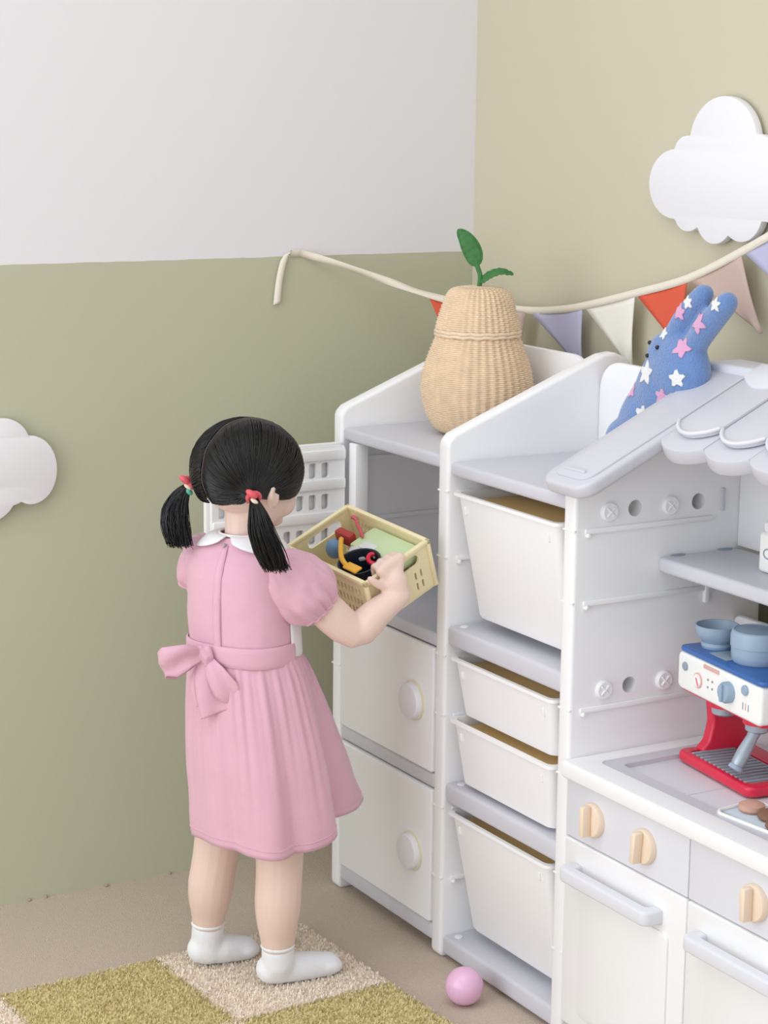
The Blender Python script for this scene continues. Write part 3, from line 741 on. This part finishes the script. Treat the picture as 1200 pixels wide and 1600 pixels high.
link('bottom', *at(MA, box(0, CL, 0, CWd, -.003, .002, .001)), M_YEL, cr)
for p, q in (((0, 0), (CL, 0)), ((0, CWd), (CL, CWd)), ((0, 0), (0, CWd)), ((CL, 0), (CL, CWd))):
    x0, x1 = sorted((p[0], q[0])); y0, y1 = sorted((p[1], q[1]))
    link('rim', *at(MA, box(x0-.004, x1+.004, y0-.004, y1+.004, CH-.007, CH+.001, .002)), M_YEL, cr)
for p in ((0, 0), (CL, 0), (0, CWd), (CL, CWd)):
    link('corner_post', *at(MA, box(p[0]-.004, p[0]+.004, p[1]-.004, p[1]+.004, -.002, CH-.006, .0025)), M_YEL, cr)
def incr(name, vf, m, label, cat): return tag(link(name, *at(MA, vf), m), label, cat, 'toys in the yellow crate')
gb = incr('toy_box', box(.072, .129, .010, .120, .052, .074, .004), mat('mint_green', (206, 224, 178), .6), 'pale green flat toy box filling the shelf end of the crate', 'toy')
link('print_patch', *at(MA, box(.074, .092, .070, .100, .0738, .0748, .0003)), mat('pale_print', (222, 226, 226), .6), gb)
cup = incr('toy_cup', lathe([(.022, .004), (.029, .018), (.031, .058), (.033, .062), (.030, .062), (.028, .056), (.024, .012), (.002, .010)], 28, Matrix.Translation((.0425, .062, .012)) @ Matrix.Scale(1.08, 4)), mat('navy_plastic', (26, 32, 48), .45), 'dark navy toy cup in the yellow crate', 'toy cup')
incr('toy_disc', lathe([(.024, 0), (.027, .004), (.027, .014), (.022, .020), (.003, .021)], 28, Matrix.Translation((.060, .030, .035)) @ Matrix.Rotation(R(35), 4, 'X')), M_BLUE, 'bright blue toy lid behind the dark navy cup', 'toy')
incr('toy_egg', ellip((.062, .150, .058), ((.014, 0, 0), (0, .014, 0), (0, 0, .018)), 24, 14), mat('steel_blue_plastic', (110, 146, 184), .35), 'steel blue egg-shaped toy at the far side of the crate', 'toy')
sp = incr('toy_spatula', tube(catmull([(.010, .050, .092), (.020, .075, .094), (.046, .106, .092), (.062, .124, .087)], 4), [.0042]*13, 10), mat('orange_yellow_plastic', (238, 178, 56), .4), 'orange yellow toy spatula lying across the crate', 'toy utensil')
link('blade', *at(MA, box(.004, .020, .026, .056, .091, .095, .0015)), MATS['orange_yellow_plastic'], sp)
incr('toy_block', box(.080, .096, .128, .166, .056, .078, .004), mat('dark_red_plastic', (176, 52, 50), .4), 'dark red toy block near the far wall of the crate', 'toy block')
incr('toy_ring', tube([(.068+.010*math.cos(2*PI*k/20), .055+.010*math.sin(2*PI*k/20), .070+.004*math.sin(2*PI*k/20)) for k in range(21)], .004, 8), M_RED, 'small red toy ring beside the dark navy cup', 'toy')
incr('toy_cloth', ellip((.078, .098, .062), ((.022, 0, 0), (0, .024, 0), (0, 0, .012)), 20, 12), mat('pale_grey_cloth', (222, 220, 222), .9, bump=.4, bscale=120), 'pale grey crumpled cloth in the middle of the crate', 'cloth')
incr('bead_string', tube(catmull([(.094, .110, .078), (.104, .126, .080), (.112, .140, .077), (.122, .156, .079), (.126, .170, .076)], 6), [.0022+.0014*(k % 2) for k in range(25)], 8), mat('rose_beads', (206, 96, 108), .5), 'rose coloured bead string behind the pale green toy box', 'toy')

# ------------------------------------------------------------------ the child
GP = Vector((-.715, -.515, 0)); GR = Vector((math.cos(YAW), -math.sin(YAW), 0)); GF = Vector((math.sin(YAW), math.cos(YAW), 0))
def W(x, y, z): return GP+GR*x+GF*y+Vector((0, 0, z))           # child's own axes: sideways, forward, up
def WD(x, y, z): return GR*x+GF*y+Vector((0, 0, z))
def ang2(deg): return math.cos(R(deg)), math.sin(R(deg))
# head axes
hr = WD(.7071, -.7071, .02).normalized(); hf = WD(.700, .700, -.13).normalized(); hf = (hf-hr*hf.dot(hr)).normalized(); hu = hr.cross(hf).normalized()
HC = W(-.016, .002, .846)
def H(x, y, z): return HC+hr*x+hf*y+hu*z
parts = [ellip(HC, (hr*.071, hf*.084, hu*.072), 32, 20), ellip(H(0, .022, -.040), (hr*.056, hf*.056, hu*.050), 28, 16),
         ellip(H(.026, .050, -.046), (hr*.026, hf*.024, hu*.026)), ellip(H(-.026, .050, -.046), (hr*.026, hf*.024, hu*.026)),
         ellip(H(0, .060, -.076), (hr*.020, hf*.016, hu*.014)), ellip(H(0, .086, -.028), (hr*.010, hf*.011, hu*.010)),
         ellip(H(0, .078, -.054), (hr*.013, hf*.006, hu*.0045)), ellip(H(0, .076, -.061), (hr*.011, hf*.006, hu*.0045)),
         ellip(H(0, .070, .022), (hr*.045, hf*.018, hu*.030))]
for s in (1, -1):
    e = H(s*.071, -.004, -.036)
    parts += [tube([e+hu*.016-hf*.002, e+hu*.014-hf*.011+hr*s*.004, e-hf*.013+hr*s*.005, e-hu*.013-hf*.006+hr*s*.002], [.0055, .006, .006, .005], 8), ellip(e, (hr*.005, hf*.011, hu*.017), 12, 8)]
TC = lambda z: W(-.022, 0, z)
rb = WD(.866, -.5, 0); fb = WD(.5, .866, 0)
parts += [tube([W(-.024, -.006, .690), W(-.022, -.002, .745), W(-.017, .002, .800)], [.034, .029, .033], 16)]
parts += [ellip(W(-.022, 0, .650), (rb*.074, fb*.056, Vector((0, 0, .085)))), ellip(W(-.020, .008, .575), (rb*.072, fb*.062, Vector((0, 0, .075)))), ellip(W(-.012, 0, .470), (rb*.080, fb*.068, Vector((0, 0, .090))))]
parts += [tube([W(-.022, 0, .698)-rb*.058, W(-.022, 0, .698)+rb*.058], .026, 14)]
# legs and feet
LEGS = [([W(.026, -.014, .430), W(.030, -.020, .330), W(.036, -.026, .235), W(.034, -.034, .160), W(.033, -.032, .100), W(.034, -.028, .052)], W(.022, -.024, .038), W(.064, -.004, .034), W(.112, .020, .028)),
        ([W(-.050, .016, .430), W(-.058, .024, .330), W(-.066, .034, .235), W(-.078, .036, .160), W(-.083, .044, .105), W(-.086, .050, .056)], W(-.095, .047, .040), W(-.062, .060, .036), W(-.026, .078, .029))]
for leg, heel, mid, toe in LEGS:
    parts += [tube(catmull(leg, 3), [r for r in (.050, .048, .047, .045, .043, .041, .0385, .0375, .037, .0375, .036, .033, .029, .026, .0235, .0225)], 16)]
    parts += [tube([heel, mid, toe], [.021, .021, .017], 14), ellip(toe, (hr*.022, hf*.022, Vector((0, 0, .013))), 14, 8)]
# arms
M_IN = MA
def arm(sh, el, wr): return tube(catmull([sh, sh.lerp(el, .5), el, el.lerp(wr, .5), wr], 3), [.026, .0275, .0285, .029, .0295, .0285, .0275, .027, .0265, .0245, .0225, .020, .0185], 16)
SHR, ELR = W(.048, -.045, .684), W(.150, -.004, .592)
WRR = MA @ Vector((.036, -.030, CH-.036))
SHL, ELL = W(-.088, .040, .684), W(-.062, .125, .596)
WRL = MA @ Vector((-.030, .118, -.004))
parts += [arm(SHR, ELR, WRR), arm(SHL, ELL, WRL)]
# right hand closed over the crate's rim
def hand(C_, kn, fingers, thumb, wr):
    o = [tube([wr, C_], [.0175, .020], 14), tube([kn[0], kn[-1]], .0095, 12)]
    o += [tube([C_, k], [.0125, .0090], 10) for k in kn]
    for f_, rr in fingers: o.append(tube(catmull(f_, 3), [rr*(1-.02*i) for i in range((len(f_)-1)*3+1)], 10))
    o.append(tube(catmull(thumb, 3), [.0085-.0003*i for i in range((len(thumb)-1)*3+1)], 10))
    return o
def ca(a, b, c): return MA @ Vector((a, b, CH+c))
kn = [ca(.028+i*.0135, -.010+(.002 if i in (1, 2) else 0), .010+(.002 if i in (1, 2) else 0)) for i in range(4)]
fing = []
for i, Lf in enumerate((.9, 1.05, 1.0, .8)):
    a = .028+i*.0135
    fing.append(([kn[i], ca(a+.002, .004, .0125*Lf), ca(a+.003, .013*Lf, .006), ca(a+.003, .0150*Lf, -.010*Lf), ca(a+.003, .0115*Lf, -.018*Lf)], .0062 if i < 3 else .0056))
thumb = [ca(.030, -.018, -.020), ca(.018, -.014, -.010), ca(.010, -.0125, -.001), ca(.005, -.009, .0075)]
parts += hand(ca(.042, -.020, -.014), kn, fing, thumb, WRR)
# left hand cupped under the far corner
def cb(a, b, c): return MA @ Vector((a, b, c))
kn = [cb(-.004, .100+i*.0135, -.014) for i in range(4)]
fing = [([kn[i], cb(.012*q, .100+i*.0135, -.0155), cb(.026*q, .101+i*.0135, -.0125), cb(.036*q, .101+i*.0135, -.0105)], .0058) for i, q in enumerate((.8, 1, 1.05, .9))]
thumb = [cb(-.016, .096, -.006), cb(-.016, .090, .008), cb(-.0135, .090, .020), cb(-.0115, .092, .029)]
parts += hand(cb(-.016, .118, -.012), kn, fing, thumb, WRL)
sv, sf = blob(parts, .0027, 5)
girl = tag(link('person', sv, sf, M_SKIN, origin=(GP.x, GP.y, .014), smooth=180), 'child in a pink dress with two pigtails holding a yellow crate', 'person')
def gpart(name, vf, m, parent=girl, smooth=180): return link(name, *vf, m, parent, smooth=smooth)
for s in (1, -1):
    ey = gpart('eye', ellip(H(s*.026, .078, -.012), (hr*.0085, hf*.004, hu*.0055), 16, 10), M_CLOUD)
    gpart('iris', ellip(H(s*.026, .0805, -.012), (hr*.0045, hf*.002, hu*.005), 14, 8), M_BLACK, ey)
    gpart('eyebrow', tube([H(s*.016, .083, .003), H(s*.026, .081, .006), H(s*.037, .075, .003)], [.0012, .0016, .001], 6), M_HAIR)
gpart('lips', tube([H(-.010, .0815, -.0575), H(0, .0835, -.0570), H(.010, .0815, -.0575)], [.0012, .0026, .0012], 8), mat('lip_pink', (214, 140, 136), .4))
# socks
for leg, heel, mid, toe in LEGS:
    q = [tube([heel, mid, toe], [.0245, .0245, .0205], 16), ellip(toe, (hr*.025, hf*.025, Vector((0, 0, .016))), 16, 10), tube([leg[-2].lerp(leg[-1], .55), leg[-1], heel.lerp(mid, .3)], [.0265, .0265, .026], 16)]
    V, F = blob(q, .003, 6); V = [(x_, y_, max(z_, .0135)) for x_, y_, z_ in V]
    so = gpart('sock', (V, F), M_SOCK)
    top = leg[-2].lerp(leg[-1], .40); n_ = 26
    gpart('cuff', tube([top+Vector((.0235*math.cos(2*PI*i/n_), .0235*math.sin(2*PI*i/n_), 0)) for i in range(n_+1)], .0042, 8), M_SOCK, so)

# ---- hair: cap, combed strands to both ties, pigtails
HRx, HRy, HRz = .0765, .0900, .0785
def HS(d, k=1.0): return HC+hr*(d.x*HRx*k)+hf*(d.y*HRy*k)+hu*(d.z*HRz*k)
def hthr(y):
    pts = [(-1, -.72), (-.5, -.62), (-.1, -.40), (.3, -.22), (.6, -.14), (1, -.05)]
    for (a, va), (b, vb) in zip(pts[:-1], pts[1:]):
        if y <= b: return va+(vb-va)*(y-a)/(b-a)
    return pts[-1][1]
V = []; F = []; idx = {}
NU, NV = 64, 40
for j in range(NV+1):
    for i in range(NU):
        p = PI*j/NV; t = 2*PI*i/NU; d = Vector((math.sin(p)*math.cos(t), math.sin(p)*math.sin(t), math.cos(p)))
        th = hthr(d.y); dz = d.z-th
        k = 1.0 if dz > .12 else 1.0-.12*max(0, (.12-dz))/.12*.9
        V.append(tuple(HS(d, max(.86, k)))); idx[(i, j)] = dz
for j in range(NV):
    for i in range(NU):
        c4 = [(i, j), ((i+1) % NU, j), ((i+1) % NU, j+1), (i, j+1)]
        if max(idx[c] for c in c4) > -.02: F.append(tuple(c[1]*NU+c[0] for c in c4))
used_ = sorted({i for f_ in F for i in f_}); rm = {o_: n_ for n_, o_ in enumerate(used_)}
hair = gpart('hair', ([V[i] for i in used_], [tuple(rm[i] for i in f_) for f_ in F]), M_HAIR)
TIE = {1: W(.000, -.090, .819), -1: W(-.105, .015, .821)}
def tohead(p):
    v = p-HC; return Vector((v.dot(hr)/HRx, v.dot(hf)/HRy, v.dot(hu)/HRz))
rnd = random.Random(11)
def strand(g, pts, r0, r1):
    m = len(pts); g.add(tube(pts, [r0+(r1-r0)*i/(m-1) for i in range(m)], 3, caps=False))
for s in (1, -1):
    g = G(); td = tohead(TIE[s]); tl = td.length; tn = td.normalized(); cnt = 0
    while cnt < 1300:
        d = Vector((rnd.gauss(0, 1), rnd.gauss(0, 1), rnd.gauss(0, 1))).normalized()
        if rnd.random() < .35: d = Vector((s*rnd.uniform(.02, .05), d.y, d.z)).normalized()      # from the parting
        elif rnd.random() < .35: d.z = hthr(d.y)+rnd.uniform(0, .05); hxy = math.hypot(d.x, d.y); kk = math.sqrt(max(.01, 1-d.z**2))/hxy; d.x *= kk; d.y *= kk
        if d.x*s < .022 or d.z < hthr(d.y): continue
        cnt += 1; pts = []
        om = math.acos(max(-1, min(1, d.dot(tn)))); jit = rnd.uniform(-.012, .020); wob = rnd.uniform(-.03, .03)
        if om < .12: continue
        N = 9
        for i in range(N+1):
            t = i/N; q = (d*math.sin((1-t)*om)+tn*math.sin(t*om))/math.sin(om)
            q = q+Vector((0, 0, -.10*math.sin(PI*t)*om*.5+wob*math.sin(PI*t))); q.normalize()
            k = 1.012+jit*math.sin(PI*t)+.02*math.sin(PI*min(1, t*1.3))
            lift = max(0, (t-.72)/.28)**1.5
            pts.append(HS(q, k*(1-lift)+tl*lift))
        strand(g, pts, .0011, .0008)
    gpart('combed_hair', g.vf(), M_HAIR, hair)
# fringe over the forehead
g = G()
for k in range(260):
    a = rnd.uniform(-1.05, 1.05); e = hthr(.8)+rnd.uniform(-.08, .05); pts = []
    for i in range(7):
        t = i/6; z = .92+(e-.92)*t; rr = math.sqrt(max(0.02, 1-z*z)); aa = a*(.3+.7*t)
        pts.append(HS(Vector((math.sin(aa)*rr, math.cos(aa)*rr, z)), 1.02+rnd.uniform(0, .012)))
    strand(g, pts, .0011, .0006)
gpart('fringe', g.vf(), M_HAIR, hair)
gpart('parting', tube([HS(Vector((.012*math.sin(i*.9), -math.sin(a), math.cos(a))), 1.006) for i, a in enumerate([R(8+i*5) for i in range(24)])], .0009, 6), mat('scalp', (96, 82, 76), .7), hair)
PIG = {1: [TIE[1], W(.007, -.108, .800), W(.014, -.112, .770), W(.026, -.110, .738), W(.036, -.106, .712)],
       -1: [TIE[-1], W(-.119, .010, .806), W(-.128, .004, .782), W(-.126, -.002, .752), W(-.119, -.006, .726)]}
for s in (1, -1):
    g = G()
    ctrl = PIG[s]
    for k in range(420):
        a = rnd.uniform(0, 2*PI); rr = math.sqrt(rnd.random()); ox, oy = math.cos(a)*rr, math.sin(a)*rr
        u_ = WD(1, 0, 0); v_ = WD(0, 1, .15); spread = (.004, .013, .0195, .0215, .0185); L = rnd.uniform(.82, 1.08); pts = []
        for i, c in enumerate(ctrl):
            pts.append(c+(u_*ox+v_*oy*.8)*spread[i]+Vector((rnd.uniform(-1, 1), rnd.uniform(-1, 1), 0))*.0012*i)
        pts[-1] = pts[-2].lerp(pts[-1], L)
        strand(g, catmull(pts, 3), .0012, .0004)
    pg = gpart('pigtail', g.vf(), M_HAIR, hair)
    ax = (PIG[s][1]-HC.lerp(TIE[s], .8)).normalized(); sx = ax.cross(Vector((0, 0, 1))).normalized(); sy = ax.cross(sx); c0 = TIE[s]
    ht = gpart('hair_tie', tube([c0+(sx*math.cos(2*PI*i/18)+sy*math.sin(2*PI*i/18))*.0085 for i in range(19)], .0042, 8), mat('coral_hair_tie', (226, 92, 104), .5))
    out = WD(-.2, -1, .2) if s == 1 else WD(-.6, -.8, .1)
    gpart('charm', ellip(c0+out.normalized()*.012+Vector((0, 0, .005)), (WD(.009, 0, -.004), WD(0, .006, 0), Vector((0, 0, .006))), 14, 8), MATS['coral_hair_tie'], ht)
    gpart('charm', ellip(c0+out.normalized()*.0115+WD(.004, 0, -.006), (WD(.006, 0, -.003), WD(0, .004, 0), Vector((0, 0, .004))), 12, 8), mat('cream_charm', (238, 222, 200), .5), ht)
    gpart('charm', ellip(c0+out.normalized()*.0105+WD(.005, 0, -.014), (WD(.006, 0, -.002), WD(0, .005, 0), Vector((0, 0, .005))), 12, 8), mat('mint_charm', (88, 178, 152), .5), ht)

# ---- dress
def ring(c, a, b, z, n=96, fn=None):
    o = []
    for i in range(n):
        th = 2*PI*i/n; k = 1.0 if fn is None else fn(th); o.append(W(c[0], c[1], z)+rb*(a*math.cos(th)*k)+fb*(b*math.sin(th)*k))
    return o
def superring(c, a, b, z, n=96, e=2.4):
    o = []
    for i in range(n):
        th = 2*PI*i/n; cc, ss = math.cos(th), math.sin(th); k = (abs(cc)**e+abs(ss)**e)**(-1/e)
        o.append(W(c[0], c[1], z)+rb*(a*cc*k)+fb*(b*ss*k))
    return o
BOD = [(.545, .084, .072, -.018), (.575, .085, .072, -.020), (.610, .0855, .071, -.022), (.650, .087, .069, -.023), (.685, .088, .064, -.024), (.705, .085, .057, -.024), (.720, .073, .049, -.024), (.731, .057, .043, -.024), (.739, .044, .039, -.023), (.743, .039, .037, -.023)]
BP4 = []
for i in range(len(BOD)-1):
    for k in range(5):
        t = k/5; BP4.append(tuple(BOD[i][q]+(BOD[i+1][q]-BOD[i][q])*t for q in range(4)))
BP4.append(BOD[-1])
def wr_(p, amt):
    n_ = noise.noise(p*22)*.6+noise.noise(p*47)*.4; return n_*amt
rows = []
for z, a, b, cx in BP4:
    rw = superring((cx, 0), a, b, z)
    cen = W(cx, 0, z)
    rows.append([p+(p-cen).normalized()*wr_(p, .0022) for p in rw])
bod = solidify(gpart('bodice', grid(rows, True), M_DRESS), .002)
def bsurf(th, z, off=.002):
    """point on the bodice at angle th (degrees, 0 = the child's right side, -90 = back)"""
    for (p, q) in zip(BOD[:-1], BOD[1:]):
        if z <= q[0] or q is BOD[-1]:
            t = (z-p[0])/(q[0]-p[0]); a = p[1]+(q[1]-p[1])*t+off; b = p[2]+(q[2]-p[2])*t+off; cx = p[3]+(q[3]-p[3])*t; break
    e = 2.4; cc, ss = math.cos(R(th)), math.sin(R(th)); k = (abs(cc)**e+abs(ss)**e)**(-1/e)
    return W(cx, 0, z)+rb*(a*cc*k)+fb*(b*ss*k)
# back placket and buttons
rows = [[bsurf(-90+d, z, .0035 if abs(d) < 4 else .001) for d in (-5, -3.5, 0, 3.5, 4.2)] for z in [.572+.0085*i for i in range(20)]]
solidify(gpart('placket', grid(rows), M_DRESS, bod), .001)
for z in (.734,): gpart('button', sph(bsurf(-92, z, .005), .0033, 12, 8), mat('button_grey', (176, 170, 176), .4), bod)
# white front panel showing below the sleeve
rows = [[bsurf(th, z, .0035) for th in range(-2, 183, 6)] for z in [.556+.009*i for i in range(11)]]
solidify(gpart('front_panel', grid(rows), M_WCLOTH, bod), .001)
# skirt with gathers and deep folds
rnd = random.Random(5)
NS = 220; NZ = 44; rows = []
def gs(th, c, wd):
    d = (math.degrees(th)-c+180) % 360-180; return math.exp(-(d/wd)**2)
def fold(th, t):
    f1 = .50*math.sin(5*th+.6+.5*math.sin(th*2+1))+.40*math.sin(8*th+2.0+.6*t)+.22*math.sin(13*th+.5)
    gth = math.sin(30*th+1.6*math.sin(5*th))+.6*math.sin(47*th+2)
    v = .040*t**.9*f1+.026*(1-t)**1.5*gth*min(1, t*8)
    v += t**.8*(-.27*gs(th, 20, 13)+.00*gs(th, -12, 12)+.13*gs(th, 60, 18)-.09*gs(th, -36, 8)+.045*gs(th, -60, 16)-.05*gs(th, -84, 7)+.04*gs(th, 180, 30))
    return v
for j in range(NZ+1):
    t = j/NZ; z = .560-.300*t
    cx = -.018+(.020+.018)*t**1.1; cy = .012*t
    a = .086+(.120-.086)*(t**.6)+.006*math.sin(PI*t)
    row = []
    for i in range(NS):
        th = 2*PI*i/NS; k = 1+fold(th, t)
        b = .073+((.178 if math.sin(th) > 0 else .122)-.073)*(t**.75)        # flatter behind, fuller in front
        p = W(cx, cy, z)+rb*(a*math.cos(th)*k)+fb*(b*math.sin(th)*k)
        row.append(p+Vector((0, 0, .005*t*math.sin(3*th+1)+.022*t*max(0, math.sin(th+.2))))+(p-W(cx, cy, z)).normalized()*.003*noise.noise(p*16)*t)
    rows.append(row)
sk = solidify(gpart('skirt', grid(rows, True), M_DRESS), .0022)
hem = rows[-3]; 
gpart('hem_stitch', tube([p+(p-W(.03, .015, p.z-0)).normalized()*.0012 for p in hem]+[hem[0]], .0009, 5), M_DRESS, sk)
# sash and bow
rows = []
for z, o_ in ((.549, .0030), (.551, .0052), (.558, .0058), (.566, .0056), (.574, .0056), (.580, .0050), (.582, .0028)):
    rows.append([bsurf(th, z, o_+.0012*noise.noise(Vector((th*.05, z*120, 3)))) for th in range(-180, 6, 3)])
sash = solidify(gpart('sash', grid(rows), M_DRESS), .0016)
KN = bsurf(-101, .566, .012)
def ribbon(name, pts, wids, wdir, crease=.25, sub=6):
    Q = catmull(pts, sub); m = len(Q); rows = []
    for i, p in enumerate(Q):
        u = i/(m-1)*(len(wids)-1); k = min(int(u), len(wids)-2); hw = (wids[k]+(wids[k+1]-wids[k])*(u-k))/2
        t = (Q[min(i+1, m-1)]-Q[max(i-1, 0)]).normalized(); wv = wdir if not isinstance(wdir, list) else wdir[min(i*len(wdir)//m, len(wdir)-1)]
        wv = (wv-t*wv.dot(t)).normalized(); nv = t.cross(wv)
        rows.append([p+wv*hw*q/4+nv*hw*crease*(math.cos(q*.9+i*.15)-.5)*.5 for q in range(-4, 5)])
    return solidify(gpart(name, grid(rows), M_DRESS, sash), .0018)
def K(x, y, z): return KN+WD(x, y, z)
gpart('knot', blob([ellip(KN+WD(0, -.002, 0), (WD(.013, 0, -.004), WD(0, .010, 0), WD(.003, 0, .016))), tube([K(-.006, -.006, .012), K(.004, -.011, .0), K(.004, -.006, -.014)], .006, 10), tube([K(.006, -.006, .013), K(.010, -.008, 0), K(.008, -.004, -.012)], .005, 10)], .002, 3), M_DRESS, sash)
ribbon('bow_loop', [K(-.004, -.006, .002), K(-.026, -.022, .004), K(-.050, -.024, -.004), K(-.063, -.010, -.014), K(-.050, .004, -.016), K(-.026, .002, -.008), K(-.004, .000, 0)], [.014, .040, .052, .034, .048, .030, .012], WD(-.30, -.15, 1), .34)
ribbon('bow_loop', [K(.004, -.006, -.004), K(.016, -.020, -.022), K(.034, -.024, -.048), K(.048, -.016, -.064), K(.046, .000, -.060), K(.026, .002, -.034), K(.006, 0, -.008)], [.014, .032, .042, .026, .036, .024, .012], WD(.85, -.1, .55), .34)
ribbon('sash_tail', [K(-.002, -.006, -.008), K(.002, -.014, -.030), K(.012, -.018, -.058), K(.022, -.020, -.086)], [.014, .034, .048, .056], WD(1, .1, .28), .22)
ribbon('sash_tail', [K(-.004, -.004, -.008), K(-.006, -.008, -.030), K(-.004, -.010, -.050), K(.004, -.012, -.072)], [.012, .026, .034, .036], WD(1, .2, .1), .22)
# puff sleeves
def sleeve(S0, E0, rads, squash, seed):
    ax = (E0-S0).normalized(); sx = ax.cross(Vector((0, 0, 1))).normalized(); sy = ax.cross(sx).normalized(); rows = []; n_ = 110
    prof = catmull([(r, t, 0) for t, r in rads], 5)
    for j, q in enumerate(prof):
        r, t = q.x, q.y; row = []; pl_ = max(0, min(1, (t-.45)/.5)); pl0 = max(0, min(1, (.3-t)/.3))
        for i in range(n_):
            th = 2*PI*i/n_; k = 1+.085*pl_*math.sin(12*th+seed+1.6*math.sin(3*th))+.05*pl0*math.sin(14*th+seed)+.03*math.sin(4*th+seed)+.07*noise.noise(Vector((2.2*math.cos(th), 2.2*math.sin(th), t*3+seed)))+.04*noise.noise(Vector((5*math.cos(th), 5*math.sin(th), t*5+seed)))
            row.append(S0+ax*(E0-S0).length*t+sx*(r*k*math.cos(th)*squash)+sy*(r*k*math.sin(th)))
        rows.append(row)
    o = solidify(gpart('sleeve', grid(rows, True), M_DRESS), .002)
    gpart('cuff', tube(rows[-1]+[rows[-1][0]], .0028, 7), M_DRESS, o)
sleeve(W(.033, -.048, .704), W(.096, -.029, .638), [(-.16, .004), (-.10, .022), (0.0, .034), (.12, .042), (.35, .050), (.62, .052), (.85, .047), (1.0, .038), (1.05, .034)], .82, .4)
sleeve(W(-.078, .034, .712), W(-.098, .064, .655), [(-.16, .004), (-.10, .022), (0.0, .034), (.12, .039), (.35, .040), (.62, .042), (.85, .039), (1.0, .034), (1.04, .032)], .9, 1.9)
# round white collar in two halves
def collar(t0, t1, s):
    rows = []; n_ = 26
    for i in range(n_+1):
        u = i/n_; th = t0+(t1-t0)*u; ed = min(1, math.sin(PI*min(max(u, 0), 1))**.35+.0); wd = .25+.75*ed; row = []
        for j in range(7):
            v = j/6*wd; r_ = v
            a = .0375+.040*r_; b = .0355+.026*r_; z = .7465+.004*math.sin(PI*r_)-.024*r_**1.5
            cc, ss = ang2(th); row.append(W(-.0225, -.002, z)+rb*(a*cc)+fb*(b*ss))
        rows.append(row)
    return solidify(gpart('collar', grid(rows), M_WCLOTH), .0022)
collar(-96, -262, 1); collar(-84, 84, 1)
gpart('collar_band', tube([W(-.0225, -.002, .7475)+rb*(.0372*math.cos(2*PI*i/40))+fb*(.0352*math.sin(2*PI*i/40)) for i in range(41)], .0022, 7), M_WCLOTH)
